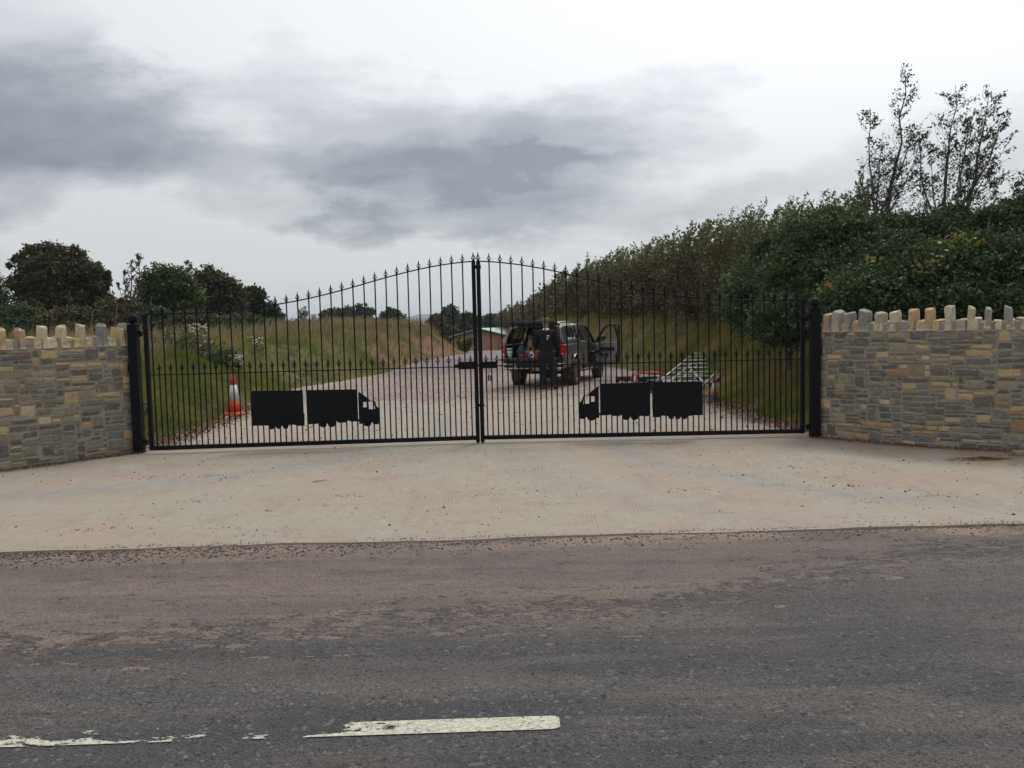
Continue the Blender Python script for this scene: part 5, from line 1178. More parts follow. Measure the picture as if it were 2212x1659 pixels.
# leaf litter and stones along both concrete edges
mlit = tinted('leaf_litter', [(0, (.10, .055, .03)), (.4, (.20, .115, .065)), (.75, (.32, .22, .14)), (1, (.45, .37, .28))])
def litter(name, n, edge, y0, y1, sd, side):
    y = rng.uniform(y0, y1, n); ex = np.interp(y, [p[1] for p in edge], [p[0] for p in edge]); x = ex+side*rng.normal(.02, sd, n)
    z = np.maximum(H(x, y), ZC)+.008; Q = leaves(np.stack([x, y, z], 1), .05, .5, 0, up=2); Q[..., 2] = np.maximum(Q[..., 2], ZC+.004)
    tag(quads(name, Q, rng.uniform(0, 1, n), mlit), kind='stuff')
litter('litter_left', 5000, LE[5:9], 11.8, 18.5, .20, 1); litter('litter_right', 6500, RE[7:11], 12.0, 19, .24, -1)
for nm_, ed, sg in (('verge_stones_left', LE[5:9], 1), ('verge_stones_right', RE[7:11], -1)):
    y = rng.uniform(11.8, 18.7, 1300); x = np.interp(y, [p[1] for p in ed], [p[0] for p in ed])+sg*rng.normal(.05, .2, 1300)
    stones(nm_, np.stack([x, y, np.maximum(H(x, y), ZC)+.004], 1), rng.uniform(.008, .03, 1300), mst)
# mud and litter at the foot of each wall
def footlit(nm_, path, sgn, n=2500):
    s = rng.uniform(0, 1, n); k = (s*(len(path)-1)*.62).astype(int); u = s*(len(path)-1)*.62-k; P = np.array(path); q = P[k]+(P[k+1]-P[k])*u[:, None]
    off = np.abs(rng.normal(0, .09, n)); d = P[k+1]-P[k]; d = d/np.linalg.norm(d, axis=1, keepdims=True); nr = np.stack([d[:, 1]*sgn, -d[:, 0]*sgn], 1); q = q+nr*off[:, None]
    L_ = leaves(np.stack([q[:, 0], q[:, 1], np.full(n, ZC+.006)], 1), .035, .35, 0, up=2); L_[..., 2] = np.clip(L_[..., 2], ZC+.003, ZC+.03); tag(quads(nm_, L_, rng.uniform(0, .8, n), mlit), kind='stuff')
footlit('litter_at_left_wall', PLw, -1); footlit('litter_at_right_wall', PRw, 1)

# weeds behind the left wall
def weed(label, px, py, Y, h_, n, mat, leafs=.05, spread=.35, cat='weed', nm='leafy_weed', g=rng, lw=.5):
    p = at(px, py, Y); z0 = H1(p.x, p.y); r = empty(nm, (p.x, p.y, z0), 0, label, cat)
    m = MB(); LP_ = []
    for k in range(n):
        a = g.uniform(0, 6.28); e = g.uniform(.3, 1)*spread; hh = h_*g.uniform(.6, 1); b0 = Vector((math.cos(a)*e*.4, math.sin(a)*e*.4, 0)); b1 = Vector((math.cos(a)*e+.15*hh, math.sin(a)*e, hh))
        pts = [b0, b0.lerp(b1, .5)+Vector((0, 0, .06*hh)), b1]; m.tube(pts, [.006, .004, .002], 4, False)
        for q in np.linspace(.15, 1, int(12*hh/.5)+4):
            c = pts[0].lerp(pts[1], q*2) if q < .5 else pts[1].lerp(pts[2], q*2-1); LP_ += [tuple(c)]*2
    m.build('stem', TWIG, r); P = np.array(LP_)+g.normal(0, .012, (len(LP_), 3)); quads('leaf_mass', leaves(P, leafs, lw, .1), np.clip(g.normal(.55, .25, len(P)), 0, 1), mat, r); return r
k_ = 0
for (px, Y, h_, n, lab) in ((20, 11.9, .42, 12, 'tall leafy weed rising behind the far left end of the left wall'), (105, 11.8, .45, 16, 'bushy green weed behind the left wall, left of centre'), (165, 12.2, .34, 10, 'low green weed behind the middle of the left wall'),
                           (215, 12.0, .36, 12, 'green weed behind the left wall near its right end'), (262, 12.6, .30, 8, 'small weed behind the left wall beside the gate post')):
    weed(lab, px, 700, Y, h_+.25, n+8, LEAF_GREEN, .055, .38)
x, y = scatter(9000, -11, -5.4, 11.3, 14.5, okL); d = pdist(x, y, LE); k = d > .35; x, y = x[k], y[k]
tag(blades('rank_grass', np.stack([x, y, H(x, y)], 1), rng.uniform(.25, .75, len(x)), np.full(len(x), .013), np.clip(rng.normal(.35, .25, len(x)), 0, 1), GRASS, (.2, 0), var=.28), kind='stuff')
# arching seed stalks above the wall
for i, (px, py0, py1, Y) in enumerate(((60, 690, 652, 12.2), (95, 700, 660, 12.0), (232, 700, 655, 12.2), (305, 690, 640, 12.6), (180, 705, 668, 12.4))):
    a = at(px, py0+20, Y); b_ = at(px+22, py1, Y); a.z = H1(a.x, a.y); mid_ = a.lerp(b_, .6)+Vector((-.05, 0, .10)); m = MB().tube([a, mid_, b_, b_+Vector((.10, 0, -.04))], [.004, .003, .004, .0015], 4)
    o = m.build('grass_stalk', plain('stalk', (.30, .24, .12), .9)); tag(o, ['arching seed stalk over the left end of the left wall', 'second arching seed stalk from the left behind the left wall', 'arching seed stalk behind the right part of the left wall', 'arching seed stalk right beside the left gate post', 'arching seed stalk above the middle of the left wall'][i], 'grass stalk', 'seed stalks behind the left wall')

# flowering plants on the left bank
FLW = plain('white_petals', (.72, .72, .66), .8); FLP = plain('pinkish_seed_fluff', (.50, .38, .32), .95)
def bankY(px, py, y0=13.0):      # depth at which the sight line meets the bank
    d = ray(px, py)
    for Y in np.arange(y0, 70, .15):
        if 1.6+d.z*Y/d.y <= H1(d.x/d.y*Y, Y): return float(Y)
    return 25.0
def flowers(label, px0, px1, py0, py1, Y, n, mat, s, nm, cat, green=True, g=rng):
    Y = bankY((px0+px1)/2, py1+8); s *= .8*Y/17
    c = at((px0+px1)/2, py1, Y); r = empty(nm, (c.x, c.y, H1(c.x, c.y)), 0, label, cat); m = MB(); P = []; fl = MB()
    for k in range(n):
        q = at(g.uniform(px0, px1), g.uniform(py0, py1), Y+g.uniform(-.3, .3)); z = H1(q.x, q.y); q.z = max(q.z, z+.1); q = q-Vector(r.location); b0 = Vector((q.x*.6, q.y, z-r.location.z))
        m.tube([b0, q], [.004, .002], 4, False); P += [tuple(b0.lerp(q, u)) for u in np.linspace(.1, .9, 12)]
        fl.lathe([(.001, -s*.3), (s, 0), (s*.6, s*.4), (.001, s*.5)], 7, Matrix.Translation(q) @ Matrix.Rotation(R(g.uniform(20, 70)), 4, 'X') @ Matrix.Rotation(R(g.uniform(0, 90)), 4, 'Z'))
    m.build('stem', TWIG, r); fl.build('flower_heads', mat, r); P = np.array(P)+g.normal(0, .03, (len(P), 3)); quads('leaf_mass', leaves(P, .06, .4), np.clip(g.normal(.5, .25, len(P)), 0, 1), LEAF_GREEN, r)
flowers('tall willowherb gone to pale pinkish fluff on the left bank', 408, 446, 697, 745, 17.5, 85, FLP, .026, 'willowherb', 'wildflower')
flowers('low patch of white daisies just below the pinkish willowherb', 412, 460, 736, 760, 17.0, 34, FLW, .018, 'daisy_clump', 'wildflower')
flowers('brightest clump of white daisies left of the large traffic cone top', 492, 528, 766, 798, 15.5, 60, FLW, .018, 'daisy_clump', 'wildflower')
flowers('thin scatter of white daisies high on the left bank, right of the others', 535, 575, 728, 748, 19, 26, FLW, .017, 'daisy_clump', 'wildflower')
weed('dark green nettle clump on the left bank beside the white daisies', 468, 790, bankY(468, 792), .5, 30, LEAF_DARK, .09, .6, 'weed', 'nettle_clump')
weed('low docks on the left bank between hinge stile and willowherb', 372, 760, bankY(372, 762), .55, 34, LEAF_GREEN, .09, .9, 'weed', 'dock_clump')
weed('brownish green bramble heap at the foot of the willowherb', 425, 768, bankY(425, 772), .5, 34, LEAF_BROWN, .08, .9, 'bramble', 'bramble')
weed('lone green shrub on the red soil at the end of the left bank', 1002, 748, 53.0, 1.0, 24, LEAF_GREEN, .16, .6, 'shrub', 'shrub')

# ---- shrubs, hedges and trees
def clump_points(blobs, n, g, shell=.55):
    """points filling ellipsoids (c, r), denser towards the outside, with lumps"""
    vol = np.array([b[1][0]*b[1][1]*b[1][2] for b in blobs])**.75; cnt = (n*vol/vol.sum()).astype(int); out = []
    for (c, r), k in zip(blobs, cnt):
        m = max(6, k//70); d = unit(g.normal(size=(m, 3))); rad = g.uniform(shell, 1.0, (m, 1)); cc = d*rad
        i = g.integers(0, m, k); q = cc[i]+g.normal(0, .13, (k, 3)); q = q*np.array(r)+np.array(c); out.append(q)
    return np.concatenate(out)
def limbs(m, base, targets, r0_, g, seg=4, n=6):
    for tq in targets:
        tq = Vector(tq); P = []
        for k in range(seg+1):
            u = k/seg; p = Vector(base).lerp(tq, u); p += Vector((g.normal(0, .04), g.normal(0, .04), math.sin(u*math.pi)*.12))*(tq-Vector(base)).length*.5*(0 < k); P.append(p)
        m.tube(P, [r0_*(1-u*.85) for u in np.linspace(0, 1, seg+1)], n, False)
def tree(label, base, blobs, n, lsize, mat, g, r=.12, nm='tree', tw=True, group=None, cat='tree', tint=(.5, .25), yel=0, shell=.5):
    base = Vector(base); rt = empty(nm, base, 0, label, cat, group)
    bl = [((c[0]-base.x, c[1]-base.y, c[2]-base.z), r_) for c, r_ in blobs]
    m = MB(); top = max(c[2] for c, _ in bl)*.55
    m.tube([(0, 0, -.2), (0, 0, top*.5), (.03*top, 0, top)], [r*1.25, r, r*.7], 8, False)
    tg_ = []
    for c, r_ in bl:
        for _ in range(4): d = unit(g.normal(size=3)); tg_.append((c[0]+d[0]*r_[0]*.8, c[1]+d[1]*r_[1]*.8, c[2]+abs(d[2])*r_[2]*.8))
    limbs(m, (0, 0, top*.5), tg_, r*.5, g); m.build('trunk', BARK, rt)
    P = clump_points(bl, n, g, shell); q_ = 2.2/max(.6, bl[0][1][0]); tn = np.clip(g.normal(tint[0], tint[1], len(P))+.26*wob(P[:, 0]*q_+P[:, 1]*.7*q_, P[:, 2]*1.3*q_, 1.1, 3)+.14*wob(P[:, 0]*q_, P[:, 2]*q_+P[:, 1], 3.3, 1), 0, 1)
    quads('crown', leaves(P, lsize, .62, .2, g), tn, mat, rt)
    if tw:      # stray twigs breaking the outline
        m = MB(); LP_ = []
        for _ in range(int(10+len(bl)*6)*(4 if nm == 'bush' else 1)):
            c, r_ = bl[g.integers(0, len(bl))]; d = unit(g.normal(size=3)); d[2] = abs(d[2])*.9+.1; a = Vector((c[0]+d[0]*r_[0]*.85, c[1]+d[1]*r_[1]*.85, c[2]+d[2]*r_[2]*.85)); L = g.uniform(.15, .34)*min(r_[0], r_[2], 1.6)*(1.9 if nm == 'bush' and d[2] > .3 else 1)
            b_ = a+Vector((d[0]*.6+.25, d[1]*.6, d[2]+.4)).normalized()*L; m.tube([a, b_], [.012*L/.3, .003], 4, False); LP_ += [tuple(a.lerp(b_, u)) for u in g.uniform(0, 1, 14)]
        m.build('twigs', TWIG, rt); P = np.array(LP_)+g.normal(0, .03, (len(LP_), 3)); quads('twig_leaves', leaves(P, lsize*.95, .6, .2, g), np.clip(g.normal(.6, .2, len(P)), 0, 1), mat, rt)
    return rt
def B(px, py, Y, rx, rz, ry=None):      # a crown lobe centred in that direction at depth Y, radii in photo pixels
    k = Y/FPX; return (tuple(at(px, py, Y)), (rx*k, ry if ry else rx*k*.9, rz*k))
g = np.random.default_rng(21)
def gnd(px, py, Y): p = at(px, py, Y); return (p.x, p.y, H1(p.x, p.y))
tree('biggest dark russet tree with a domed crown behind the left stone wall', gnd(130, 700, 38), [B(120, 590, 38, 70, 45), B(105, 550, 38, 34, 26), B(70, 556, 38, 30, 24), B(150, 556, 38, 34, 22), B(185, 590, 38, 36, 30), B(215, 625, 38, 28, 36), B(190, 650, 38, 40, 40), B(50, 610, 38, 32, 26), B(70, 645, 38, 34, 34), B(130, 655, 38, 70, 40), B(36, 570, 38, 16, 12), B(225, 595, 38, 12, 10)], 46000, .15, LEAF_RUSSET, g, .22, shell=.62)
tree('dark tree cut off by the left edge of the photo', gnd(-25, 700, 40), [B(-30, 640, 40, 42, 55), B(-8, 670, 40, 30, 38), B(10, 690, 40, 22, 25)], 14000, .16, LEAF_FAR, g, .15)
tree('rounded green tree with yellowish top behind the left gate post', gnd(365, 700, 38), [B(365, 615, 38, 52, 44), B(340, 650, 38, 40, 42), B(395, 650, 38, 45, 45), B(355, 680, 38, 60, 30)], 34000, .14, LEAF_GREEN, g, .16, tint=(.42, .25))
tree('dark brown green tree just right of the rounded green tree', gnd(465, 700, 40), [B(455, 620, 40, 40, 40), B(485, 640, 40, 42, 40), B(430, 660, 40, 40, 38), B(490, 675, 40, 45, 28)], 30000, .15, LEAF_RUSSET, g, .16, tint=(.45, .2))
tree('low dark tree where the left tree line slopes down to the field', gnd(545, 705, 42), [B(530, 655, 42, 32, 34), B(552, 640, 42, 22, 20), B(572, 676, 42, 30, 22), B(595, 690, 42, 20, 12)], 17000, .15, LEAF_FAR, g, .13, tint=(.35, .2))
# dark understorey along the left tree line, one shrub after another
for i, (px, py, rx, rz, mat) in enumerate(((30, 680, 60, 26, LEAF_FAR), (150, 688, 70, 24, LEAF_RUSSET), (250, 672, 50, 34, LEAF_RUSSET), (330, 690, 50, 26, LEAF_FAR), (420, 695, 60, 22, LEAF_RUSSET), (520, 697, 55, 18, LEAF_FAR))):
    tree(['dark shrub low at the left edge under the trees', 'dark shrub under the biggest russet tree', 'dark green shrub below the thin sapling', 'shrub under the rounded green tree', 'shrub under the dark brown green tree', 'shrub at the right end of the left tree line'][i], gnd(px, py+30, 35), [B(px, py, 35, rx, rz), B(px+rx*.6, py+6, 35.5, rx*.6, rz*.8), B(px, py+22, 34.5, rx*1.1, 20), B(px+rx*.7, py+24, 34.5, rx*.7, 18)], 17000, .12, mat, g, .05, 'shrub', True, 'shrubs under the left tree line', 'shrub')
def sapling(label, px, py0, tips, Y, g, mat, lsize=.07, dens=9, nm='sapling', r=.03, cat='sapling', group=None, side=5, lean=.18, near=0):
    """upright open tree: stems from the base to each tip, side twigs, sparse leaves"""
    b0 = at(px, py0, Y); b0.z = H1(b0.x, b0.y) if not near else b0.z; rt = empty(nm, b0, 0, label, cat, group); m = MB(); tw = MB(); LP_ = []
    for (tx, ty, rr0, fork) in tips:
        rr0 *= (.62 if near else 1)
        tp = at(tx, ty, Y)-b0; st = at(px+(tx-px)*fork*.35, py0-(py0-ty)*fork, Y)-b0 if fork else Vector((0, 0, 0))
        P = [st]; L0 = (tp-st).length*g.uniform(-.8, 1.2)
        for k in range(1, 9):
            u = k/8; q = st.lerp(tp, u); q += Vector((math.sin(u*3.1)*.05*(tp.x-st.x) if 0 else g.normal(0, .022), g.normal(0, .03), 0))*(tp-st).length*.4*(k < 8); q.x += math.sin(u*math.pi)*(.10*(tp.x-st.x)-.03*L0); P.append(q)
        if not fork: m.tube([(0, 0, -.3)]+P, [rr0*1.15]+[rr0*(1-.9*k/8) for k in range(9)], 8, False)
        else: m.tube(P, [rr0*(1-.88*k/8) for k in range(9)], 6, False)
        L = (tp-st).length
        for k in range(int(side*L/.35)):
            u = g.uniform(.12, .97); i = min(7, int(u*8)); a = P[i].lerp(P[i+1], u*8-i); l = L*(.26+.10*near)*(1-u*.8)*g.uniform(.4, 1.35); aa = g.uniform(0, 6.28)
            d = Vector((math.cos(aa)*(1+.3*near)+lean*.5, math.sin(aa)*.8, .35+.6*u)).normalized(); mid_ = a+d*l*.5+Vector((0, 0, .03*l)); e = a+(d+Vector((lean, 0, .25))).normalized()*l
            tw.tube([a, mid_, e], [max(.0035, rr0*.22*(1-u)), .0032, .0018], 4, False)
            for q in range(int(dens*(.55+1.9*u*u)*(l+.12)/.3)+1): w_ = g.uniform(.25, 1); LP_.append(tuple(a.lerp(e, w_)+Vector(g.normal(0, .015, 3))))
            for q in range(2):
                w_ = g.uniform(.3, .8); c = a.lerp(e, w_); e2 = c+Vector((g.normal(lean, .5), g.normal(0, .5), g.uniform(.2, .9))).normalized()*l*.45; tw.tube([c, e2], [.0028, .0015], 3, False)
                for _ in range(int(dens*(.5+1.6*u*u)*l*.5/.3)+1): LP_.append(tuple(c.lerp(e2, g.uniform(.2, 1))))
    m.build('trunk', BARK, rt, True); tw.build('twigs', TWIG, rt); P = np.array(LP_); quads('crown', leaves(P, lsize, .6, .35, g), np.clip(g.normal(.4, .25, len(P)), 0, 1), mat, rt); return rt
sapling('thin half-bare sapling with windblown tips between the two left trees', 280, 700, [(300, 552, .07, 0), (268, 585, .04, .12), (285, 565, .045, .15), (312, 575, .035, .2), (255, 610, .03, .15), (296, 600, .03, .3)], 36, g, LEAF_RUSSET, .10, 2.2)
sapling('wispy sapling tips showing over the rounded green tree', 395, 680, [(400, 566, .05, 0), (410, 568, .035, .3), (388, 572, .03, .4)], 41, g, LEAF_RUSSET, .11, 2.5)
sapling('tiny bare tree alone on the far left field', 655, 715, [(652, 662, .10, 0), (660, 661, .08, .2), (645, 668, .07, .15), (664, 672, .07, .2)], 105, g, LEAF_FAR, .16, 1.5)

# far hedgerow trees and scrub
FL = [(95, 'pale low shrub mass in the far field left of the hedgerow', 'shrub', [(640, 705, 30, 8)], LEAF_FAR), (120, 'far hedgerow tree farthest left, low and rounded', 'tree', [(712, 682, 22, 12), (725, 680, 16, 12)], LEAF_FAR), (122, 'far hedgerow tree between the two tallest of its row', 'tree', [(748, 680, 22, 15), (745, 688, 24, 10)], LEAF_FAR),
      (118, 'tallest windblown far tree of the left hedgerow', 'tree', [(782, 674, 20, 16), (796, 678, 12, 13), (775, 686, 24, 12)], LEAF_DARK), (115, 'low pale green shrub in front of the far hedgerow', 'shrub', [(780, 694, 45, 8), (820, 696, 25, 6)], LEAF_GREEN),
      (115, 'round dark green tree alone right of the far hedgerow', 'tree', [(845, 682, 20, 14), (832, 688, 14, 10), (860, 688, 16, 10)], LEAF_DARK), (100, 'rounded tree behind the green roof, left of the gate centre', 'tree', [(972, 678, 18, 16), (966, 694, 24, 18)], LEAF_FAR),
      (98, 'brownish scrub left of the green roof', 'shrub', [(945, 698, 20, 16), (960, 712, 22, 12)], LEAF_BROWN), (104, 'brownish bushes directly above the green roof', 'shrub', [(1005, 692, 22, 14), (1030, 696, 16, 12), (1000, 705, 24, 12)], LEAF_BROWN), (110, 'dark tree right of the gate centre above the green roof', 'tree', [(1058, 690, 18, 12), (1050, 702, 16, 14)], LEAF_DARK)]
for Y, lab, cat, bl, mat in FL:
    b0 = at(bl[0][0], bl[0][1], Y); tree(lab, (b0.x, b0.y, H1(b0.x, b0.y)), [B(a, b_, Y, c, d) for a, b_, c, d in bl]+[((b0.x, b0.y, (b0.z+H1(b0.x, b0.y))/2), (bl[0][2]*Y/FPX*.8, 1.2, max(.4, (b0.z-H1(b0.x, b0.y))/2)))], 7000, .42, mat, g, .25, 'far_'+cat, True, None, cat, (.45, .25), shell=.3)

# ---- right side: hedge along the bank, in three growths
def hedge(label, path, n, lsize, mat, g, nm='hedge', shoots=160, sh=(.35, .9), thick=.9, tint=(.5, .22), browns=None, lean=.35):
    P0 = np.array(path, float); seg = np.hypot(np.diff(P0[:, 0]), np.diff(P0[:, 1])); S = np.concatenate([[0], np.cumsum(seg)])
    rt = empty(nm, (P0[0, 0], P0[0, 1], H1(P0[0, 0], P0[0, 1])), 0, label, 'hedge'); o = np.array(rt.location)
    def line(s): return np.stack([np.interp(s, S, P0[:, k]) for k in range(3)], 1)
    m_ = max(60, n//110); s = g.uniform(0, S[-1], m_); c = line(s); zb = H(c[:, 0], c[:, 1]); u = g.uniform(0, 1, m_)**.8; off = g.normal(0, .45, m_)*thick*(1.1-.45*u)
    topn = .22*wob(c[:, 0], c[:, 1], 1.5, 3)+.14*wob(c[:, 0], c[:, 1], 4.3, 1)
    cz = zb-.1+(c[:, 2]-zb+topn*.6)*u; hw = thick*(1.15-.5*u); off = np.clip(off, -hw, hw)
    i = g.integers(0, m_, n); q = np.stack([c[i, 0]+off[i], c[i, 1], cz[i]], 1)+g.normal(0, 1, (n, 3))*np.array([.16, .22, .15])*(.7+lsize*3)
    q -= o; tn = np.clip(g.normal(tint[0], tint[1], n)+.25*wob(c[i, 0]+5, c[i, 1], .9, 2)*.5, 0, 1)
    quads('foliage', leaves(q, lsize, .6, .15, g), tn, mat, rt)
    m = MB(); LP_ = []
    for k in range(shoots):
        s_ = g.uniform(0, S[-1]); c_ = line(np.array([s_]))[0]; c_[0] += g.normal(0, .3)*thick; h_ = g.uniform(*sh); a = Vector(c_-o)+Vector((0, 0, -.25+.15*wob(c_[0], c_[1], 1.5, 3))); e = a+Vector((lean*h_*g.uniform(.0, 1.6), g.normal(0, .1), h_)); mm_ = a.lerp(e, .55)+Vector((-.16*h_*g.uniform(0, 1), 0, .08*h_))
        m.tube([a, mm_, e], [.006+lsize*.03, .004+lsize*.02, .002], 4, False)
        for u_ in g.uniform(.1, 1, int(h_*30)+6)**.8: LP_.append(tuple(a.lerp(mm_, u_/.55) if u_ < .55 else mm_.lerp(e, (u_-.55)/.45)))
    m.build('shoots', TWIG, rt); P = np.array(LP_)+g.normal(0, .02+lsize*.15, (len(LP_), 3)); quads('shoot_leaves', leaves(P, lsize*1.05, .6, .3, g), np.clip(g.normal(.6, .25, len(P)), 0, 1), browns or mat, rt)
    m = MB()
    for s_ in np.arange(.2, S[-1], .55 if lsize < .1 else 1.6):
        c_ = line(np.array([s_]))[0]; zb_ = H1(c_[0], c_[1]); m.tube([(c_[0]-o[0], c_[1]-o[1], zb_-o[2]-.1), (c_[0]-o[0]+g.normal(0, .2), c_[1]-o[1]+g.normal(0, .15), (c_[2]-o[2])*.9)], [.03, .012], 5, False)
    m.build('stems', BARK, rt); return rt
hedge('far end of the right hedge, running down to the green roof', [(3.9, 50, 4.35), (3.1, 66, 4.0), (2.5, 82, 3.7), (1.2, 95, 3.5), (-.9, 108, 3.1)], 46000, .22, LEAF_BROWN, g, shoots=90, sh=(.5, 1.1), thick=1.6, browns=LEAF_FAR)
hedge('middle stretch of the right hedge, reddish brown, above the pickup truck', [(6.55, 27, 3.9), (5.9, 33, 4.0), (5.0, 40, 4.1), (3.9, 50, 4.1)], 95000, .115, LEAF_BROWN, g, shoots=300, sh=(.5, 1.25), thick=1.3, browns=LEAF_HB, tint=(.36, .25))
hedge('near stretch of the right hedge with tall leafy shoots along its top', [(7.35, 17.5, 3.35), (7.1, 21, 3.5), (6.55, 27, 3.9)], 120000, .075, LEAF_BROWN, g, shoots=330, sh=(.5, 1.4), thick=1.15, browns=LEAF_HB, tint=(.50, .25))
def Rb(px, py, Y, rx, rz, ry=1.0): return B(px, py, Y, rx, rz, ry)
tree('dark grey green bush behind the right gate post, joining the hedge', gnd(1700, 660, 15.8), [Rb(1660, 545, 16.8, 34, 40, .6), Rb(1730, 500, 15.8, 30, 34, .5), Rb(1790, 478, 15.5, 34, 26, .5), Rb(1720, 600, 15.8, 84, 74, 1.2), Rb(1640, 640, 17.5, 80, 80, 1.0), Rb(1760, 530, 15.5, 80, 65, 1.0), Rb(1700, 690, 15.2, 70, 60, .9), Rb(1790, 620, 14.6, 60, 70, .8)], 120000, .065, LEAF_DARK, g, .06, 'bush', True, None, 'bush', (.55, .25), shell=.35)
tree('big dark bush under the tall thin trees behind the right wall', gnd(1920, 660, 13.6), [Rb(1850, 500, 14.4, 34, 32, .5), Rb(1930, 490, 14.4, 30, 24, .5), Rb(2050, 478, 14.6, 36, 30, .5), Rb(1900, 565, 14.2, 90, 66, 1.1), Rb(1960, 600, 13.4, 110, 75, 1.0), Rb(1860, 640, 13.2, 90, 60, .9), Rb(2010, 520, 14.6, 95, 60, 1.0), Rb(1930, 660, 12.9, 100, 40, .7)], 125000, .062, LEAF_DARK, g, .06, 'bush', True, None, 'bush', (.48, .25), shell=.35)
tree('darkest bush at the right edge of the photo behind the wall', gnd(2130, 660, 12.9), [Rb(2120, 590, 13.2, 110, 80, 1.0), Rb(2150, 478, 13.6, 34, 32, .5), Rb(2205, 462, 13.6, 40, 34, .5), Rb(2200, 550, 13.6, 84, 66, 1.0), Rb(2070, 650, 12.5, 80, 45, .7), Rb(2190, 660, 12.3, 90, 45, .7), Rb(2260, 600, 13, 70, 80, 1.0)], 120000, .062, LEAF_DARK, g, .06, 'bush', True, None, 'bush', (.42, .25), shell=.35)
# a few yellowing sprays, brambles through the bush
P = []
for px, py, s_, n in ((2070, 520, 22, 42), (2010, 560, 26, 30), (1885, 560, 10, 14), (1780, 620, 8, 8), (2100, 515, 14, 20), (1990, 590, 12, 14)):
    for _ in range(n): P.append(tuple(at(px+g.normal(0, s_), py+g.normal(0, s_*.4), 12.45)))
P = np.array(P); P[:, 1] += g.normal(0, .1, len(P)); ob = quads('bramble_spray', leaves(P, .075, .65, .5, g), g.uniform(0, 1, len(P)), LEAF_YEL)
tag(ob, kind='stuff'); tag(ob, 'yellow and orange bramble leaves hanging across the dark bush on the right', 'bramble')
# tall open trees above the bushes
sapling('tall thin tree on the left of the pair above the right wall', 1893, 560, [(1955, 152, .075, 0), (1880, 235, .04, .25), (1905, 300, .035, .2), (1975, 262, .035, .35), (1985, 300, .03, .25), (1862, 345, .03, .15), (1850, 410, .028, .1), (1935, 330, .035, .3)], 16.0, g, LEAF_DARK, .050, 4.6, 'tall_tree', .08, 'tree', None, 5, .25, 1)
sapling('tall thin tree with the twisted top twig in the middle above the right wall', 2034, 560, [(2064, 183, .06, 0), (1985, 285, .035, .2), (2010, 330, .03, .2), (2050, 300, .03, .3), (1990, 380, .03, .12), (2080, 400, .03, .15)], 15.4, g, LEAF_DARK, .050, 4.0, 'tall_tree', .06, 'tree', None, 5, .2, 1)
sapling('tall thin leafy tree on the right of the group, leaning right', 2062, 560, [(2136, 202, .07, 0), (2168, 242, .045, .35), (2105, 235, .035, .4), (2085, 270, .03, .3), (2120, 330, .03, .2), (2150, 330, .028, .3), (2095, 340, .03, .25)], 15.0, g, LEAF_DARK, .050, 5.4, 'tall_tree', .075, 'tree', None, 5, .3, 1)
sapling('spiky branching tree at the right edge with rusty leaves on top', 2230, 600, [(2200, 380, .05, 0), (2135, 370, .03, .25), (2160, 425, .03, .2), (2100, 470, .028, .12), (2215, 400, .03, .3), (2180, 440, .03, .2), (2120, 500, .03, .08), (2240, 390, .03, .3)], 14.2, g, LEAF_RUSSET, .06, 3.5, 'thorn_tree', .07, 'tree', None, 7, .1, 1)

# ------------------------------------------------------------------ barn with a green roof, down past the yard
bx = at(1036, 711, 95); zb_ = -2.7; W2, LN = 3.3, 14
BR = empty('barn', (bx.x, bx.y, zb_), R(-14), 'low brick barn with a pale green roof showing past the end of the yard', 'barn')
brick, t, b = material('orange_brick'); o = t.obj(); bt_ = t.n('ShaderNodeTexBrick', {'Scale': 4.0, 'Color1': (.34, .18, .09, 1), 'Color2': (.40, .22, .115, 1), 'Mortar': (.30, .22, .16, 1), 'Mortar Size': .025}); mp = t.comb(t.sep(o)[0], t.sep(o)[2], 0.0); t.L.new(mp, bt_.inputs['Vector'])
t.put(b.inputs['Base Color'], bt_.outputs[0]); b.inputs['Roughness'].default_value = .9
za = bx.z-zb_; ze = za-W2*.25
MB().add([(-W2, 0, 0), (W2, 0, 0), (W2, 0, ze), (0, 0, za), (-W2, 0, ze), (-W2, LN, 0), (W2, LN, 0), (W2, LN, ze), (0, LN, za), (-W2, LN, ze)], [(0, 1, 2, 3, 4), (9, 8, 7, 6, 5), (0, 4, 9, 5), (1, 6, 7, 2)]).build('wall', brick, BR)
GRF = plain('green_sheet_roof', (.42, .58, .48), .5, noise=(.6, .4, (.30, .45, .36)))
for sg in (1, -1):
    m = MB().add([(0, -.35, za+.02), (sg*(W2+.3), -.35, ze-.06), (sg*(W2+.3), LN, ze-.06), (0, LN, za+.02), (0, -.35, za+.12), (sg*(W2+.3), -.35, ze+.04), (sg*(W2+.3), LN, ze+.04), (0, LN, za+.12)], [(0, 1, 2, 3), (4, 7, 6, 5), (0, 4, 5, 1), (1, 5, 6, 2), (2, 6, 7, 3), (3, 7, 4, 0)])
    rf = m.build('roof', GRF, BR)
    MB().add([(0, -.40, za-.14), (sg*(W2+.3), -.40, ze-.22), (sg*(W2+.3), -.40, ze-.02), (0, -.40, za+.06), (0, -.35, za-.14), (sg*(W2+.3), -.35, ze-.22), (sg*(W2+.3), -.35, ze-.02), (0, -.35, za+.06)], [(0, 1, 2, 3), (4, 7, 6, 5), (0, 4, 5, 1), (1, 5, 6, 2), (2, 6, 7, 3), (3, 7, 4, 0)]).build('barge_board', TRIM, rf)
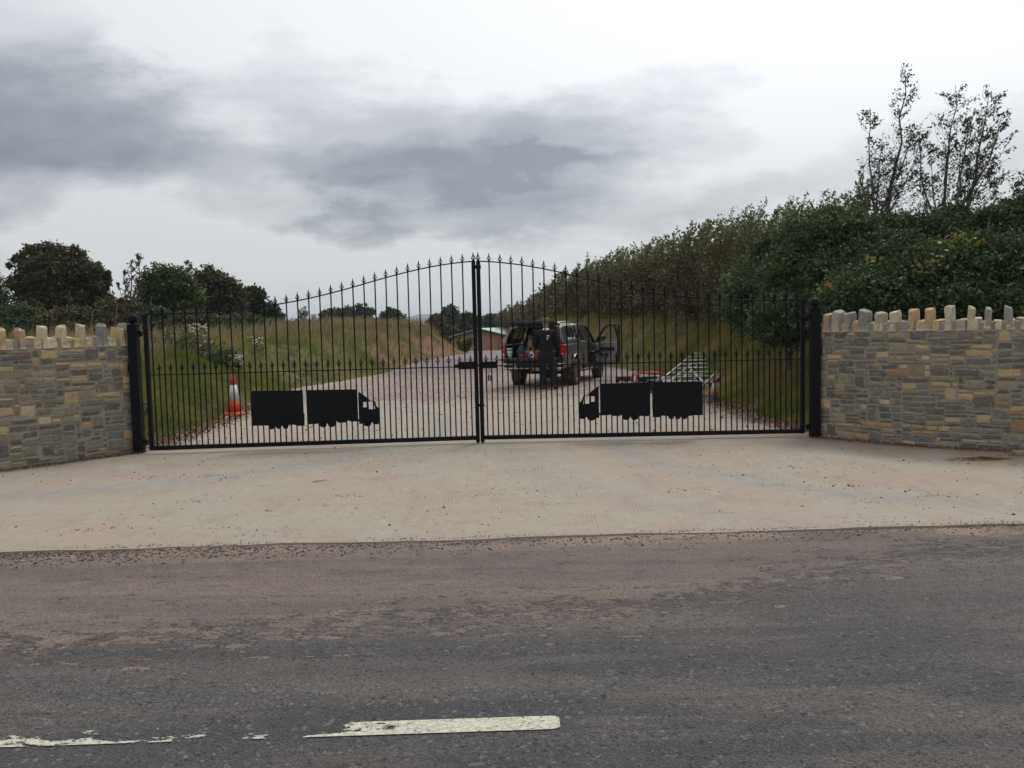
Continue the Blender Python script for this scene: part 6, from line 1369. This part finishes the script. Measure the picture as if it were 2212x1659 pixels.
# pale sheeting in the far grass of the left bank
for i, (x0, x1, py, Y) in enumerate(((692, 728, 706, 64), (748, 774, 712, 58))):
    a, b_ = at(x0, py, Y), at(x1, py+2, Y); m = MB(); N = 8; vs = []
    for k in range(N+1):
        q = a.lerp(b_, k/N)
        for j in range(5): vs.append((q.x, q.y+j*.25, max(H1(q.x, q.y+j*.25)+.05, q.z-.15+.22*math.sin(j/4*math.pi)+.05*math.sin(k*2.1+j))))
    m.add(vs, [(k*5+j, k*5+j+1, k*5+j+6, k*5+j+5) for k in range(N) for j in range(4)])
    tag(m.build('plastic_sheeting', plain('pale_sheeting', (.60, .64, .64), .5), None, True), ['left of two strips of pale sheeting lying in the crest grass', 'right of two strips of pale sheeting lying in the crest grass'][i], 'plastic sheet')

# ------------------------------------------------------------------ distance: hills, church, houses
mh, t, b = material('wooded_hill'); o = t.obj(); n = t.noise(o, .012, 6, .65)
t.put(b.inputs['Base Color'], t.mix(t.step(n, .42, .58), (.022, .038, .022), (.075, .085, .035))); b.inputs['Roughness'].default_value = .95
def ridge(name, pts, Y, dep):
    """pts: (px, py) of the skyline at depth Y; a solid hill with slopes before and behind"""
    vs = []; fs = []; pp = [at(a, c, Y) for a, c in pts]; pp = [pp[0].lerp(pp[0], 0)]+pp[1:]
    Q = []
    for a, c in zip(pp, pp[1:]):
        for k in range(10): q = a.lerp(c, k/10); q.z += wob(q.x/Y*40, 0, 3, 2)*Y*.0008; Q.append(q)
    Q.append(pp[-1])
    rows_ = [(-1, -12), (-.55, .25), (-.25, .72), (0, 1), (.4, .7), (1, -12)]
    for q in Q:
        for u, f in rows_: vs.append((q.x*(1+u*dep/Y*.2), q.y+u*dep, f if f < 0 else -8+(q.z+8)*f))
    K = len(rows_)
    for i in range(len(Q)-1):
        for k in range(K-1): a = i*K+k; fs.append((a, a+1, a+K+1, a+K))
    me = bpy.data.meshes.new(name); me.from_pydata(vs, [], fs); return tag(link(name, me, mh, None, True), kind='structure')
ridge('far_hill', [(500, 716), (640, 706), (700, 700), (800, 700), (868, 694), (882, 684), (905, 679), (930, 680), (942, 690), (990, 692), (1030, 690), (1075, 692), (1110, 686), (1180, 688), (1320, 690), (1500, 693), (2300, 690)], 2400, 500)
ridge('near_hill', [(-400, 738), (0, 732), (500, 722), (660, 705), (720, 706), (860, 703), (960, 700), (1060, 702), (1160, 699), (1400, 700), (2400, 690)], 1100, 260)
# trees dotted over the near hill as one wood too far off to count
n = 26000; x = g.uniform(-700, 500, n); k_ = (wob(x, x*0, .02, 3)+g.normal(0, .3, n)) > -.1; x = x[k_]; y = g.uniform(860, 1090, len(x)); z = -4+g.uniform(0, 1, len(x))*8*(1+.6*wob(x, y, .03, 1))
q = leaves(np.stack([x, y, z], 1), 3.2, .8, 0, g); tag(quads('distant_wood', q, g.uniform(0, 1, len(x)), LEAF_FAR), kind='stuff')
cp = at(678, 700, 900); CH = empty('church_tower', (cp.x, cp.y, -4), R(10), 'distant square church tower on the skyline beyond the left field', 'church tower')
STN = plain('church_stone', (.17, .155, .135), .9)
zt_ = at(678, 680, 900).z+4
MB().box((-2.4, -2.4, 0), (2.4, 2.4, zt_)).box((-2.6, -2.6, zt_*.62), (2.6, 2.6, zt_*.64)).build('tower', STN, CH)
m = MB()
for x in (-2.2, -.75, .75, 2.2):
    for y in (-2.3, 2.3): m.box((x-.35, y-.2, zt_), (x+.35, y+.2, zt_+.9))
m.build('battlement', STN, CH); MB().box((-.5, -2.45, zt_*.74), (.5, -2.38, zt_*.9)).build('belfry_window', INNER, CH)
def house(px, py, Y, w_, h_, label, wc, rc, ang=0):
    p = at(px, py, Y); r = empty('house', (p.x, p.y, p.z-h_*1.5), R(ang), label, 'house'); z0 = h_*.9; z1 = h_*1.5; d = w_*.55
    MB().box((-w_/2, -d/2, -3), (w_/2, d/2, z0)).build('wall', wc, r)
    MB().add([(-w_/2-.3, -d/2-.3, z0), (w_/2+.3, -d/2-.3, z0), (w_/2+.3, 0, z1), (-w_/2-.3, 0, z1), (w_/2+.3, d/2+.3, z0), (-w_/2-.3, d/2+.3, z0)], [(0, 1, 2, 3), (3, 2, 4, 5), (0, 3, 5), (1, 4, 2), (0, 5, 4, 1)]).build('roof', rc, r)
    for x in (-w_*.28, w_*.2): MB().box((x-.5, -d/2-.03, h_*.3), (x+.5, -d/2+.05, h_*.65)).build('window', INNER, r)
WHR = plain('pale_render', (.62, .60, .56), .8); SLT = plain('slate', (.16, .16, .18), .8); PRF = plain('pale_sheet_roof', (.55, .60, .62), .6)
house(921, 697, 330, 9, 3.2, 'distant low building with a pale roof below the blue hill', WHR, PRF)
house(1083, 696, 620, 9, 4.5, 'distant pale house just above the pickup roof on the far slope', WHR, SLT, 20)
house(890, 699, 640, 8, 4, 'distant pale house left of the low pale-roofed building', WHR, SLT, -15)
# ------------------------------------------------------------------ air
HZ = True
if HZ:
    mz = bpy.data.materials.new('pale_haze'); mz.use_nodes = True; nt = mz.node_tree; nt.nodes.clear()
    pv_ = nt.nodes.new('ShaderNodeVolumePrincipled'); pv_.inputs['Color'].default_value = (.80, .87, 1, 1); pv_.inputs['Density'].default_value = .00030; pv_.inputs['Anisotropy'].default_value = .2
    oo = nt.nodes.new('ShaderNodeOutputMaterial'); nt.links.new(pv_.outputs[0], oo.inputs['Volume'])
    hz = MB().box((-1700, -400, -16), (1700, 4800, 60)).build('haze', mz); tag(hz, kind='stuff')
sc.cycles.volume_bounces = 0

for o_ in list(C.objects):
    if o_.type == 'MESH' and o_.parent and o_.name.split('.')[0] in ('leaf_mass', 'flower_heads', 'twig_leaves', 'shoot_leaves', 'foliage', 'twigs', 'shoots', 'tread_lugs') : o_['kind'] = 'stuff'
